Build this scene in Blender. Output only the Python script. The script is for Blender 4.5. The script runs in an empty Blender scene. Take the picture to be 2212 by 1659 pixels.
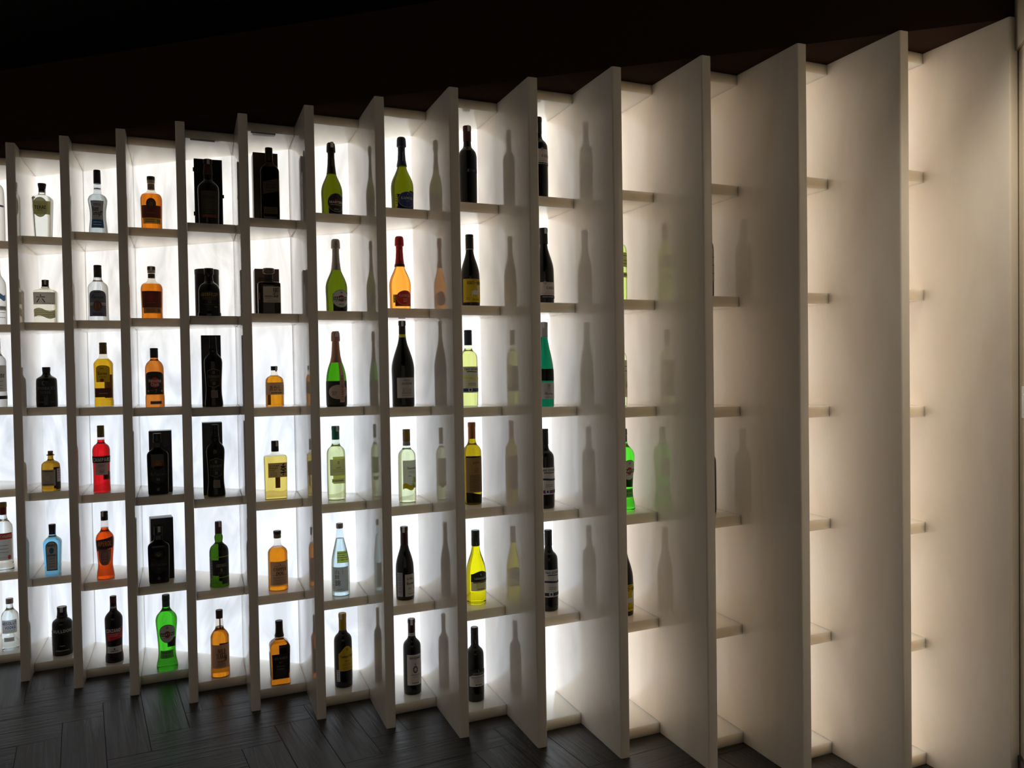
import bpy, math, random
from mathutils import Vector, Matrix
sc = bpy.context.scene
col = sc.collection
PI = math.pi

# ---------------------------------------------------------------- camera
F_PX = 1808.94
cam_d = bpy.data.cameras.new('camera'); cam = bpy.data.objects.new('camera', cam_d); col.objects.link(cam)
cam_d.sensor_fit = 'HORIZONTAL'; cam_d.sensor_width = 36.0
cam_d.lens = F_PX / 2212 * 36.0
cam_d.clip_start = 0.05; cam_d.clip_end = 60
YAW, PITCH, ROLL = -0.308688, -0.022219, -0.015967
_f = Vector((math.sin(YAW) * math.cos(PITCH), math.cos(YAW) * math.cos(PITCH), math.sin(PITCH)))
_r = Vector((math.cos(YAW), -math.sin(YAW), 0)); _u = _r.cross(_f)
_r2 = _r * math.cos(ROLL) + _u * math.sin(ROLL); _u2 = -_r * math.sin(ROLL) + _u * math.cos(ROLL)
_m = Matrix((_r2, _u2, -_f)).transposed().to_4x4(); _m.translation = Vector((0, -2.768862, 1.32248))
cam.matrix_world = _m
sc.camera = cam

# ---------------------------------------------------------------- world, exposure
sc.view_settings.view_transform = 'Standard'; sc.view_settings.look = 'None'
sc.view_settings.exposure = 0.0; sc.view_settings.gamma = 1.0; sc.view_settings.use_curve_mapping = False
w = bpy.data.worlds.new('world'); sc.world = w; w.use_nodes = True
w.node_tree.nodes['Background'].inputs[0].default_value = (1.0, 0.86, 0.72, 1)
w.node_tree.nodes['Background'].inputs[1].default_value = 0.20
sc.cycles.use_denoising = True
sc.cycles.max_bounces = 12; sc.cycles.diffuse_bounces = 7; sc.cycles.use_adaptive_sampling = True; sc.cycles.adaptive_threshold = .03; sc.cycles.glossy_bounces = 5
sc.cycles.transmission_bounces = 10; sc.cycles.transparent_max_bounces = 12
sc.cycles.sample_clamp_indirect = 4.0
sc.cycles.caustics_reflective = False

# ---------------------------------------------------------------- dimensions (metres); the wall of fins runs along x, y = 0 is the line of the fin fronts
X0, PIT, TF = -3.079753, 0.2881726, 0.0353865
A_F, A_S, SET, YB = -0.675284, 0.825259, 0.303514, 0.399409
HT, CAPT, TS = 2.3, 0.0342342, 0.0359223
ZS = [1.924421, 1.545798, 1.169966, 0.794043, 0.414377, 0.038566]
DV = Vector((math.sin(A_F), math.cos(A_F))); NV = Vector((DV.y, -DV.x)); GV = Vector((math.sin(A_S), math.cos(A_S)))
NB = 14
def fin_fr(i): return Vector((X0 + i * PIT, 0.0))

# ---------------------------------------------------------------- helpers
def lin(c):
    if isinstance(c, str):
        c = [int(c[k:k + 2], 16) / 255 for k in (0, 2, 4)]
        return tuple(x / 12.92 if x <= .04045 else ((x + .055) / 1.055) ** 2.4 for x in c)
    return c
MC = {}
def newmat(name):
    m = bpy.data.materials.new(name); m.use_nodes = True
    return m, m.node_tree, m.node_tree.nodes['Principled BSDF']
def mat(name, c, rough=.5, metal=0., spec=.5, noise=0., nscale=30., trans=0.):
    """plain surface: colour, gloss, a little procedural mottling; trans mixes in light passing through (paper, stone)"""
    key = ('p', c, rough, metal, spec, noise, trans)
    if key in MC: return MC[key]
    m, nt, b = newmat(name); cc = lin(c)
    b.inputs['Base Color'].default_value = (*cc, 1); b.inputs['Roughness'].default_value = rough
    b.inputs['Metallic'].default_value = metal; b.inputs['Specular IOR Level'].default_value = spec
    if noise:
        tc = nt.nodes.new('ShaderNodeTexCoord'); nz = nt.nodes.new('ShaderNodeTexNoise'); nz.inputs['Scale'].default_value = nscale
        nz.inputs['Detail'].default_value = 4
        mx = nt.nodes.new('ShaderNodeMix'); mx.data_type = 'RGBA'
        mx.inputs[6].default_value = (*[x * (1 - noise) for x in cc], 1); mx.inputs[7].default_value = (*[min(1, x * (1 + noise)) for x in cc], 1)
        nt.links.new(tc.outputs['Object'], nz.inputs['Vector']); nt.links.new(nz.outputs[0], mx.inputs[0]); nt.links.new(mx.outputs[2], b.inputs['Base Color'])
    if trans:
        tr = nt.nodes.new('ShaderNodeBsdfTranslucent'); tr.inputs[0].default_value = (*cc, 1)
        ms = nt.nodes.new('ShaderNodeMixShader'); ms.inputs[0].default_value = trans
        nt.links.new(b.outputs[0], ms.inputs[1]); nt.links.new(tr.outputs[0], ms.inputs[2])
        nt.links.new(ms.outputs[0], nt.nodes['Material Output'].inputs[0])
    MC[key] = m; return m
def glass(name, c, ior=1.33, rough=0.0):
    """solid glass or liquid: clear refraction tinted by the colour"""
    key = ('g', c, ior, rough)
    if key in MC: return MC[key]
    m, nt, b = newmat(name)
    b.inputs['Base Color'].default_value = (*lin(c), 1); b.inputs['Roughness'].default_value = rough
    b.inputs['IOR'].default_value = ior; b.inputs['Transmission Weight'].default_value = 1.0
    MC[key] = m; return m
def shell(name, c, edge=.7):
    """thin glass wall: see-through, mirror-like, and darker where the wall is seen edge-on (longer way through the glass)"""
    key = ('s', c, edge)
    if key in MC: return MC[key]
    m, nt, b = newmat(name); nt.nodes.remove(b)
    lw = nt.nodes.new('ShaderNodeLayerWeight'); lw.inputs[0].default_value = .5
    pw = nt.nodes.new('ShaderNodeMath'); pw.operation = 'POWER'; pw.inputs[1].default_value = 5.0
    mx = nt.nodes.new('ShaderNodeMix'); mx.data_type = 'RGBA'; cc = lin(c)
    mx.inputs[6].default_value = (*cc, 1); mx.inputs[7].default_value = (*[x * edge for x in cc], 1)
    tp = nt.nodes.new('ShaderNodeBsdfTransparent'); gl = nt.nodes.new('ShaderNodeBsdfGlossy'); gl.inputs['Roughness'].default_value = .02
    p5 = nt.nodes.new('ShaderNodeMath'); p5.operation = 'POWER'; p5.inputs[1].default_value = 5.0
    fr = nt.nodes.new('ShaderNodeMath'); fr.operation = 'MULTIPLY_ADD'; fr.inputs[1].default_value = .8; fr.inputs[2].default_value = .04
    ms = nt.nodes.new('ShaderNodeMixShader')
    L = nt.links.new
    L(lw.outputs['Facing'], pw.inputs[0]); L(pw.outputs[0], mx.inputs[0]); L(mx.outputs[2], tp.inputs[0])
    L(lw.outputs['Facing'], p5.inputs[0]); L(p5.outputs[0], fr.inputs[0]); L(fr.outputs[0], ms.inputs[0]); L(tp.outputs[0], ms.inputs[1]); L(gl.outputs[0], ms.inputs[2]); L(ms.outputs[0], nt.nodes['Material Output'].inputs[0])
    MC[key] = m; return m

def link(name, me, parent=None, m=None, smooth=None):
    o = bpy.data.objects.new(name, me); col.objects.link(o)
    if m is not None and not me.materials: me.materials.append(m)
    if parent is not None: o.parent = parent
    if smooth is not None:
        me.polygons.foreach_set('use_smooth', [True] * len(me.polygons))
        try: me.set_sharp_from_angle(angle=math.radians(smooth))
        except Exception: pass
    return o
def mesh(name, vs, fs):
    me = bpy.data.meshes.new(name); me.from_pydata([tuple(v) for v in vs], [], fs); me.update(); return me
def tag(o, label, cat, group=None, kind=None):
    if label: o['label'] = label
    if cat: o['category'] = cat
    if group: o['group'] = group
    if kind: o['kind'] = kind
    return o
def empty(name, loc, rz=0.):
    o = bpy.data.objects.new(name, None); col.objects.link(o); o.location = loc; o.rotation_euler = (0, 0, rz); o.empty_display_size = .05
    return o
def prism(name, poly, z0, z1, bevel=0.0, bevel_all=False):
    """plan outline (anticlockwise seen from above) raised from z0 to z1, edges rounded with a real bevel"""
    import bmesh
    n = len(poly); vs = [(p[0], p[1], z0) for p in poly] + [(p[0], p[1], z1) for p in poly]
    fs = [tuple(range(n - 1, -1, -1)), tuple(range(n, 2 * n))] + [(k, (k + 1) % n, n + (k + 1) % n, n + k) for k in range(n)]
    me = mesh(name, vs, fs)
    if bevel:
        bm = bmesh.new(); bm.from_mesh(me)
        es = [e for e in bm.edges if bevel_all or abs(e.verts[0].co.z - e.verts[1].co.z) > 1e-6]
        bmesh.ops.bevel(bm, geom=es, offset=bevel, segments=4, profile=.5, affect='EDGES')
        bm.to_mesh(me); bm.free(); me.update()
    return me
def struct(o): o['kind'] = 'structure'; return o

# ---------------------------------------------------------------- materials of the place
def stone():
    m, nt, b = newmat('cream_stone'); L = nt.links.new
    tc = nt.nodes.new('ShaderNodeTexCoord'); nz = nt.nodes.new('ShaderNodeTexNoise'); nz.inputs['Scale'].default_value = 5; nz.inputs['Detail'].default_value = 8
    nz.inputs['Distortion'].default_value = 1.2
    mp = nt.nodes.new('ShaderNodeMapping'); mp.inputs['Scale'].default_value = (1, 1, .35)
    cr = nt.nodes.new('ShaderNodeValToRGB'); cr.color_ramp.elements[0].position = .35; cr.color_ramp.elements[1].position = .62
    cr.color_ramp.elements[0].color = (.86, .81, .74, 1); cr.color_ramp.elements[1].color = (.92, .88, .82, 1)
    L(tc.outputs['Object'], mp.inputs[0]); L(mp.outputs[0], nz.inputs['Vector']); L(nz.outputs[0], cr.inputs[0]); L(cr.outputs[0], b.inputs['Base Color'])
    b.inputs['Roughness'].default_value = .075; b.inputs['IOR'].default_value = 1.5
    b.inputs['Subsurface Weight'].default_value = .6; b.inputs['Subsurface Scale'].default_value = .008
    b.inputs['Subsurface Radius'].default_value = (1, .8, .62)
    return m
M_STONE = stone()
def shelf_stone():
    m = M_STONE.copy(); m.name = 'cream_stone_translucent'; nt = m.node_tree; b = nt.nodes['Principled BSDF']
    b.inputs['Roughness'].default_value = .14
    cr = next(n for n in nt.nodes if n.type == 'VALTORGB'); cr.color_ramp.elements[0].color = (.90, .81, .71, 1); cr.color_ramp.elements[1].color = (.90, .81, .71, 1)
    b.inputs['Subsurface Weight'].default_value = 1.0; b.inputs['Subsurface Scale'].default_value = .07
    return m
M_SHELF = shelf_stone()
def panel_mat(i, strength, warm):
    """back-lit translucent stone sheet: it is the lamp; cloudy veins and tube strips show through"""
    m, nt, b = newmat('backlit_stone'); L = nt.links.new; N = nt.nodes.new
    nt.nodes.remove(b)
    em = N('ShaderNodeEmission'); gl = N('ShaderNodeBsdfGlossy'); gl.inputs['Roughness'].default_value = .15; ad = N('ShaderNodeMixShader'); ad.inputs[0].default_value = .04
    tc = N('ShaderNodeTexCoord'); mp = N('ShaderNodeMapping'); mp.inputs['Scale'].default_value = (2.2, 1, .8)
    nz = N('ShaderNodeTexNoise'); nz.inputs['Scale'].default_value = 2.3; nz.inputs['Detail'].default_value = 7; nz.inputs['Distortion'].default_value = 2.0
    mr = N('ShaderNodeMapRange'); mr.inputs['From Min'].default_value = .3; mr.inputs['From Max'].default_value = .7; mr.inputs['To Min'].default_value = .66; mr.inputs['To Max'].default_value = 1.06
    sx = N('ShaderNodeSeparateXYZ')
    cr = N('ShaderNodeValToRGB'); e = cr.color_ramp.elements
    warmc = (1.0, .965, .915, 1) if not warm else ((1.0, .88, .74, 1) if i == 11 else (1.0, .93, .85, 1))
    coolc = (.86, .92, 1.0, 1) if not warm else ((1.0, .90, .78, 1) if i == 11 else (1.0, .95, .90, 1))
    e[0].position = .50; e[0].color = coolc; e[1].position = .72; e[1].color = warmc
    dv = N('ShaderNodeMath'); dv.operation = 'DIVIDE'; dv.inputs[1].default_value = HT
    mu = N('ShaderNodeMath'); mu.operation = 'MULTIPLY'; mu.inputs[1].default_value = strength
    L(tc.outputs['Object'], mp.inputs[0]); L(mp.outputs[0], nz.inputs['Vector']); L(nz.outputs[0], mr.inputs['Value']); L(mr.outputs[0], mu.inputs[0])
    L(tc.outputs['Object'], sx.inputs[0]); L(sx.outputs['Z'], dv.inputs[0]); L(dv.outputs[0], cr.inputs[0]); L(cr.outputs[0], em.inputs[0]); L(mu.outputs[0], em.inputs[1])
    L(em.outputs[0], ad.inputs[1]); L(gl.outputs[0], ad.inputs[2]); L(ad.outputs[0], nt.nodes['Material Output'].inputs[0])
    return m
STR = {0: 1.2, 1: 1.15, 2: 1.15, 3: 1.2, 4: 1.2, 5: 1.25, 6: 1.4, 7: 1.6, 8: 1.6, 9: 2.2, 10: 1.75, 11: 1.0, 12: 2.3, 13: 3.0}

# ---------------------------------------------------------------- room
def wood_floor():
    import bmesh
    W, Lp, gap = .14, .56, .0012
    vs, fs, uvs, rnd, mi = [], [], [], [], []
    random.seed(4)
    c, s = math.cos(PI / 4), math.sin(PI / 4)
    def quad(x0, x1, y0, y1, along_x):
        cx, cy = (x0 + x1) / 2, (y0 + y1) / 2
        X, Y = c * cx - s * cy - 1.3, s * cx + c * cy - 1.0
        if not (-6 < X < 2.2 and -5.2 < Y < .9): return
        k = len(vs)
        for (a, b_) in ((x0 + gap, y0 + gap), (x1 - gap, y0 + gap), (x1 - gap, y1 - gap), (x0 + gap, y1 - gap)):
            vs.append((c * a - s * b_ - 1.3, s * a + c * b_ - 1.0, 0))
        fs.append((k, k + 1, k + 2, k + 3)); r = random.random()
        for (a, b_) in ((0, 0), (1, 0), (1, 1), (0, 1)):
            l, t = (a * Lp, b_ * W) if along_x else (b_ * Lp, a * W)
            uvs.append((l + r * 37, t + r * 91))
        rnd.append(r); mi.append(0)
    for n in range(-60, 61):
        for m_ in range(-12, 13):
            ox, oy = n * W + m_ * Lp, n * W - m_ * Lp
            quad(ox, ox + Lp, oy, oy + W, True); quad(ox - W, ox, oy, oy + Lp, False)
    k = len(vs); vs += [(-7, -6, -.0018), (3, -6, -.0018), (3, 1.1, -.0018), (-7, 1.1, -.0018), (-7, -6, -.08), (3, -6, -.08), (3, 1.1, -.08), (-7, 1.1, -.08)]
    for f in ((0, 1, 2, 3), (7, 6, 5, 4), (0, 4, 5, 1), (1, 5, 6, 2), (2, 6, 7, 3), (3, 7, 4, 0)):
        fs.append(tuple(k + q for q in f)); mi.append(1); uvs += [(0, 0)] * 4; rnd.append(0)
    me = mesh('floor', vs, fs); uv = me.uv_layers.new(name='grain')
    for li, q in enumerate(uvs): uv.data[li].uv = q
    at = me.attributes.new('tone', 'FLOAT', 'FACE'); at.data.foreach_set('value', rnd)
    m, nt, b = newmat('dark_oak_planks'); L = nt.links.new; N = nt.nodes.new
    u = N('ShaderNodeUVMap'); u.uv_map = 'grain'; mp = N('ShaderNodeMapping'); mp.inputs['Scale'].default_value = (2.2, 34, 1)
    nz = N('ShaderNodeTexNoise'); nz.inputs['Scale'].default_value = 1.6; nz.inputs['Detail'].default_value = 8; nz.inputs['Distortion'].default_value = .6
    aa = N('ShaderNodeAttribute'); aa.attribute_name = 'tone'; cr = N('ShaderNodeValToRGB')
    cr.color_ramp.elements[0].position = .3; cr.color_ramp.elements[0].color = (.011, .0095, .0085, 1)
    cr.color_ramp.elements[1].position = .75; cr.color_ramp.elements[1].color = (.040, .034, .031, 1)
    mx = N('ShaderNodeMix'); mx.data_type = 'RGBA'; mx.blend_type = 'MULTIPLY'; mx.inputs[0].default_value = 1
    mr = N('ShaderNodeMapRange'); mr.inputs['To Min'].default_value = .55; mr.inputs['To Max'].default_value = 1.35
    L(u.outputs[0], mp.inputs[0]); L(mp.outputs[0], nz.inputs['Vector']); L(nz.outputs[0], cr.inputs[0]); L(cr.outputs[0], mx.inputs[6])
    L(aa.outputs['Fac'], mr.inputs['Value']); L(mr.outputs[0], mx.inputs[7]); L(mx.outputs[2], b.inputs['Base Color'])
    b.inputs['Specular IOR Level'].default_value = .36
    rr = N('ShaderNodeMapRange'); rr.inputs['To Min'].default_value = .30; rr.inputs['To Max'].default_value = .52; L(nz.outputs[0], rr.inputs['Value']); L(rr.outputs[0], b.inputs['Roughness'])
    bp = N('ShaderNodeBump'); bp.inputs['Strength'].default_value = .45; bp.inputs['Distance'].default_value = .004; L(nz.outputs[0], bp.inputs['Height']); L(bp.outputs[0], b.inputs['Normal'])
    me.materials.append(m); me.materials.append(mat('dark_joint', (.006, .006, .006), .7))
    me.polygons.foreach_set('material_index', mi)
    return struct(link('floor', me))
wood_floor()
M_DARK = mat('dark_brown_paint', (.040, .025, .018), 1., spec=.0, noise=.15, nscale=3)
M_BLACK = mat('black_paint', (.004, .004, .004), .9, spec=.1)
M_WALL = mat('cream_paint', (.84, .78, .66), .6, spec=.3, noise=.04, nscale=8)
XR = X0 + 13 * PIT + .0008
CEIL = 2.612
struct(link('wall_back', prism('wall_back', [(-6.2, 0), (XR - .012, 0), (XR - .012, .52), (-6.2, .52)], HT + .0005, CEIL), m=M_DARK))
struct(link('ceiling', prism('ceiling', [(-6.2, -4.6), (3, -4.6), (3, .52), (-6.2, .52)], CEIL, CEIL + .08), m=M_BLACK))
struct(link('wall_right', prism('wall_right', [(XR, -1.9), (XR + .12, -1.9), (XR + .12, .6), (XR, .6)], 0.0, CEIL), m=M_WALL))
struct(link('trim_1', prism('trim_1', [(XR - .011, -1.9), (XR - .0002, -1.9), (XR - .0002, -.002), (XR - .011, -.002)], 2.205, CEIL - .0005, .002), m=mat('taupe_band', (.42, .37, .28), .6)))  # upper band set forward, in a darker tone than the wall below
struct(link('baseboard_right', prism('baseboard_right', [(XR - .009, -1.9), (XR - .0002, -1.9), (XR - .0002, -.002), (XR - .009, -.002)], 0.0, .155, .002), m=mat('dark_baseboard', (.03, .026, .025), .4)))
struct(link('wall_rear', prism('wall_rear', [(-6.2, YB + .045), (XR - .001, YB + .045), (XR - .001, YB + .11), (-6.2, YB + .11)], 0.0, HT - .001), m=M_DARK))
# wall switch plate beyond the last fin
sw = empty('light_switch', (XR, -.06, 1.195)); tag(sw, 'white square light switch plate on the cream wall at the right edge', 'light switch')
def rbox(x0, x1, y0, y1, z0, z1, bv=.0015): return prism('box', [(x0, y0), (x1, y0), (x1, y1), (x0, y1)], z0, z1, bv, True)
M_SW = mat('white_plastic', (.82, .84, .86), .35)
link('plate', rbox(-.010, 0.0, -.09, .0, -.045, .045), sw, M_SW, 40)
link('rocker', rbox(-.014, -.010, -.062, -.026, -.024, .024), sw, M_SW, 40)

# unseen ceiling spot and ring, added to brighten the cream wall
dl = empty('added_spot', (.50, -.34, CEIL - .001)); tag(dl, 'small unseen ceiling lamp added to brighten the cream wall on the right', 'added ceiling light')
def ring_mesh(r0, r1, z0, z1, seg=32):
    vs, fs = [], []
    for k in range(seg):
        a = 2 * PI * k / seg; c_, s_ = math.cos(a), math.sin(a)
        vs += [(r0 * c_, r0 * s_, z0), (r1 * c_, r1 * s_, z0), (r1 * c_, r1 * s_, z1), (r0 * c_, r0 * s_, z1)]
    for k in range(seg):
        p, q = 4 * k, 4 * ((k + 1) % seg)
        for j in range(4): fs.append((p + j, q + j, q + (j + 1) % 4, p + (j + 1) % 4))
    return mesh('trim_ring', vs, fs)
link('trim_ring', ring_mesh(.04, .05, -.006, 0), dl, mat('black_metal', (.02, .02, .02), .4, .5), 40)
ld = bpy.data.lights.new('added_spot_lamp', 'SPOT'); ld.energy = 36; ld.color = (1, .86, .68); ld.spot_size = math.radians(64); ld.spot_blend = .9; ld.shadow_soft_size = .12  # added spot, its source out of view, tuned to lift the right wall
lo_ = bpy.data.objects.new('added_spot_lamp', ld); col.objects.link(lo_); lo_.location = (.50, -.34, CEIL - .03)
lo_.rotation_euler = (Vector((XR, -.14, 1.2)) - lo_.location).to_track_quat('-Z', 'Y').to_euler()

# ---------------------------------------------------------------- the wall of fins, boards and back-lit panels
ORD = ['first', 'second', 'third', 'fourth', 'fifth', 'sixth', 'seventh', 'eighth', 'ninth', 'tenth', 'eleventh', 'twelfth', 'thirteenth', 'fourteenth']
TOPS = {0: 'frosted bottle at the left edge', 1: 'clear round-label gin', 2: 'clear waisted tequila', 3: 'amber rum', 4: 'bottle in the black case', 5: 'gold boxed whisky',
        6: 'black-foil sparkling wine', 7: 'blue-foil sparkling wine', 8: 'red-capped dark wine', 9: 'grey-labelled dark wine'}
def isect(P, d, y): return P + d * ((y - P.y) / d.y)
for i in range(-1, 14):
    R = fin_fr(i); Lp = R - NV * TF
    pl = [Lp, R, isect(R, DV, YB + .04), isect(Lp, DV, YB + .04)]
    o = link('upright_fin', prism('upright_fin', pl, 0.0, HT, .0055), m=M_STONE, smooth=35)
    if i < 0: lb = 'cream stone upright fin beyond the left edge, before every other fin'
    elif i == 13: lb = 'cream stone upright fin nearest the right wall, its left face wide and bright'
    elif i == 8: lb = 'cream stone upright fin just left of the grey-labelled dark wine'
    elif i < 9: lb = f'cream upright fin between the {TOPS[i]} and the {TOPS[i + 1]}'
    else: lb = f'cream upright fin beside empty bays, {["fourth", "third", "second", "first"][i - 9]} left of the right end fin'
    tag(o, lb, 'shelf divider', 'upright fins of the shelf wall')
def bay_poly(b, front=True, clr=.0004):
    R = fin_fr(b) - NV * (TF + clr); Lf = fin_fr(b - 1) + NV * clr
    pr = R + DV * SET
    a = pr - Lf; det = (-GV.x) * (-DV.y) - (-DV.x) * (-GV.y)   # pr - GV*l = Lf + DV*m
    M = Matrix(((GV.x, DV.x), (GV.y, DV.y))); sol = M.inverted() @ a
    pl_ = pr - GV * sol[0]
    return pl_, pr, isect(R, DV, YB - .0004), isect(Lf, DV, YB - .0004)
HAS = {}
def build_boards():
    ROWN = ['topmost', 'second from top', 'third from top', 'fourth from top', 'fifth from top', 'lowest']
    ENDB = {9: 'fifth bay from the right end', 10: 'fourth bay from the right end', 11: 'third bay from the right end', 12: 'second bay from the right end', 13: 'bay against the right end fin', 0: 'bay cut by the left edge'}
    for b in range(NB):
        pl = bay_poly(b)
        e = ENDB.get(b, f'bay of the {TOPS.get(b, "")}')
        o = link('top_board', prism('top_board', pl, HT - CAPT, HT, .002, True), m=M_SHELF, smooth=35)
        tag(o, f'cream stone top board closing the {e}', 'shelf', 'boards of the shelf wall')
        for r in range(6):
            z = ZS[r]
            o = link('shelf_board', prism('shelf_board', pl, (z - TS) if r < 5 else 0.0, z, .002, True), m=M_SHELF, smooth=35)
            who = HAS.get((b, r + 1))
            tag(o, f'cream stone shelf board carrying the {who}' if who else f'empty cream stone shelf board, {ROWN[r]} in the {e}', 'shelf', 'boards of the shelf wall')
        q = [isect(fin_fr(b - 1) + NV * .0004, DV, YB), isect(fin_fr(b) - NV * (TF + .0004), DV, YB), isect(fin_fr(b) - NV * (TF + .0004), DV, YB + .012), isect(fin_fr(b - 1) + NV * .0004, DV, YB + .012)]
        o = link('backlit_panel', prism('backlit_panel', q, 0.0, HT), m=panel_mat(b, STR[b], b >= 10))
        tag(o, f'glowing white back panel of the {e}', 'light panel', 'glowing back panels of the shelf wall')
        if b in (4, 5):
            s = link('cable_plate', prism('cable_plate', [pl[1] - GV * .17 + DV * .006, pl[1] - GV * .075 + DV * .006, pl[1] - GV * .075 + DV * .016, pl[1] - GV * .17 + DV * .016], HT - CAPT - .0045, HT - CAPT - .0003), m=mat('grey_plastic', (.25, .25, .26), .5))
            tag(s, f'small grey plate under the top board above the {TOPS[b]}', 'plate', 'grey plates under the top boards')

# ---------------------------------------------------------------- bottles
def chaikin(pts, it=2, q=.22):
    for _ in range(it):
        out = [pts[0]]
        for a, b in zip(pts, pts[1:]):
            out.append(tuple(x + (y - x) * q for x, y in zip(a, b))); out.append(tuple(x + (y - x) * (1 - q) for x, y in zip(a, b)))
        out.append(pts[-1]); pts = out
    return pts
class Body:
    """outer shape of a bottle: profile of (height, half width, squareness) and a rounded-square section"""
    def __init__(s, prof, h, R, n=2., dr=1.):
        s.h, s.R, s.n, s.dr = h, R, n, dr
        p = [(a[0] * h, a[1] * R, (a[2] if len(a) > 2 else (1. if n > 2 or dr != 1 else 0.))) for a in prof]
        s.p = chaikin(p)
        N_ = 720; s.tab = [0.]; last = s.sec(0, R, 1.)
        for k in range(1, N_ + 1):
            q = s.sec(PI * k / N_, R, 1.); s.tab.append(s.tab[-1] + math.hypot(q[0] - last[0], q[1] - last[1])); last = q
    def rho(s, th, r, m):
        if m <= 0: return r
        n = s.n; v = (abs(math.sin(th)) ** n + abs(math.cos(th) / s.dr) ** n) ** (-1 / n) * r
        return v * m + r * (1 - m)
    def sec(s, th, r, m):
        v = s.rho(th, r, m); return (v * math.sin(th), -v * math.cos(th))
    def at(s, z):
        p = s.p
        if z <= p[0][0]: return p[0][1], p[0][2]
        for a, b in zip(p, p[1:]):
            if z <= b[0] and b[0] > a[0]:
                t = (z - a[0]) / (b[0] - a[0]); return a[1] + (b[1] - a[1]) * t, a[2] + (b[2] - a[2]) * t
        return p[-1][1], p[-1][2]
    def th(s, x):
        """angle of a point x metres round the front, measured along the widest girth"""
        t = abs(x); tab = s.tab
        if t >= tab[-1]: return math.copysign(PI, x)
        lo, hi = 0, len(tab) - 1
        while hi - lo > 1:
            m = (lo + hi) // 2
            if tab[m] < t: lo = m
            else: hi = m
        return math.copysign((lo + (t - tab[lo]) / max(1e-9, tab[hi] - tab[lo])) / (len(tab) - 1) * PI, x)
    def P(s, x, z, off, xs=0.):
        r, m = s.at(z); th = s.th(x + xs); rr = s.rho(th, r, m) + off
        return (rr * math.sin(th), -rr * math.cos(th), z)
def rings(body, zs, inset=0., seg=56, close=True, rfun=None):
    vs, fs = [], []
    for z in zs:
        r, m = rfun(z) if rfun else body.at(z)
        for k in range(seg):
            th = 2 * PI * k / seg; v = max(.0008, body.rho(th, r, m) - inset)
            vs.append((v * math.sin(th), -v * math.cos(th), z))
    n = len(zs)
    for j in range(n - 1):
        for k in range(seg):
            a, b = j * seg + k, j * seg + (k + 1) % seg; fs.append((a, b, b + seg, a + seg))
    if close:
        fs.append(tuple(range(seg - 1, -1, -1))); fs.append(tuple((n - 1) * seg + k for k in range(seg)))
    return vs, fs
def body_mesh(name, body, z0, z1, inset=0., seg=56):
    zs = [z0] + [p[0] for p in body.p if z0 + 1e-5 < p[0] < z1 - 1e-5] + [z1]
    zz = [zs[0]]
    for z in zs[1:]:
        if z - zz[-1] > 2e-5: zz.append(z)
    return mesh(name, *rings(body, zz, inset, seg))
def turned(name, pts, seg=40):
    """closed solid of revolution through (z, r)"""
    vs, fs = [], []
    for z, r in pts:
        for k in range(seg): th = 2 * PI * k / seg; vs.append((r * math.sin(th), -r * math.cos(th), z))
    for j in range(len(pts) - 1):
        for k in range(seg): a, b = j * seg + k, j * seg + (k + 1) % seg; fs.append((a, b, b + seg, a + seg))
    fs.append(tuple(range(seg - 1, -1, -1))); fs.append(tuple((len(pts) - 1) * seg + k for k in range(seg)))
    return mesh(name, vs, fs)
def patch(name, body, lo, hi, x0, x1, xs=0., off=.0004, nx=26, nz=14):
    """sticker lying on the bottle; lo(t), hi(t) give its lower and upper edge at t = 0..1 across"""
    vs, fs = [], []
    for a in range(nx + 1):
        t = a / nx; x = x0 + (x1 - x0) * t; l, h_ = lo(t), hi(t)
        for b in range(nz + 1): vs.append(body.P(x, l + (h_ - l) * b / nz, off, xs))
    for a in range(nx):
        for b in range(nz): k = a * (nz + 1) + b; fs.append((k, k + nz + 1, k + nz + 2, k + 1))
    return mesh(name, vs, fs)
SHAPES = {
    'rect': (lambda t: 0., lambda t: 1.),
    'oval': (lambda t: .5 - .5 * math.sqrt(max(0, 1 - (2 * t - 1) ** 2)), lambda t: .5 + .5 * math.sqrt(max(0, 1 - (2 * t - 1) ** 2))),
    'arch': (lambda t: 0., lambda t: .80 + .20 * math.sqrt(max(0, 1 - abs(2 * t - 1) ** 2.6))),
    'hump': (lambda t: 0., lambda t: .70 + .30 * max(0, math.cos((2 * t - 1) * PI / 2)) ** 1.5),
    'shield': (lambda t: .12 * abs(2 * t - 1), lambda t: 1 - .12 * abs(2 * t - 1)),
    'chev': (lambda t: .28 * abs(2 * t - 1), lambda t: .72 + .28 * abs(2 * t - 1)),
    'slant': (lambda t: .22 * t, lambda t: .78 + .22 * t),
    'wave': (lambda t: .15 * math.sin(t * 2 * PI) + .15, lambda t: .85 + .15 * math.sin(t * 2 * PI)),
    'taper': (lambda t: .35 * abs(2 * t - 1) ** 3, lambda t: 1.),
    'diamond': (lambda t: .5 * abs(2 * t - 1), lambda t: 1 - .5 * abs(2 * t - 1)),
}
def lift(c, k): return tuple(min(.82, max(x, .0035) * k) for x in lin(c))
def mth(s, up, lo):
    out = ''
    for ch in s:
        if 'A' <= ch <= 'Z': out += chr(up + ord(ch) - 65)
        elif 'a' <= ch <= 'z': out += chr(lo + ord(ch) - 97)
        elif '0' <= ch <= '9' and up in (0x1D400, 0x1D5D4): out += chr((0x1D7CE if up == 0x1D400 else 0x1D7EC) + ord(ch) - 48)
        else: out += ch
    return out
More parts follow.
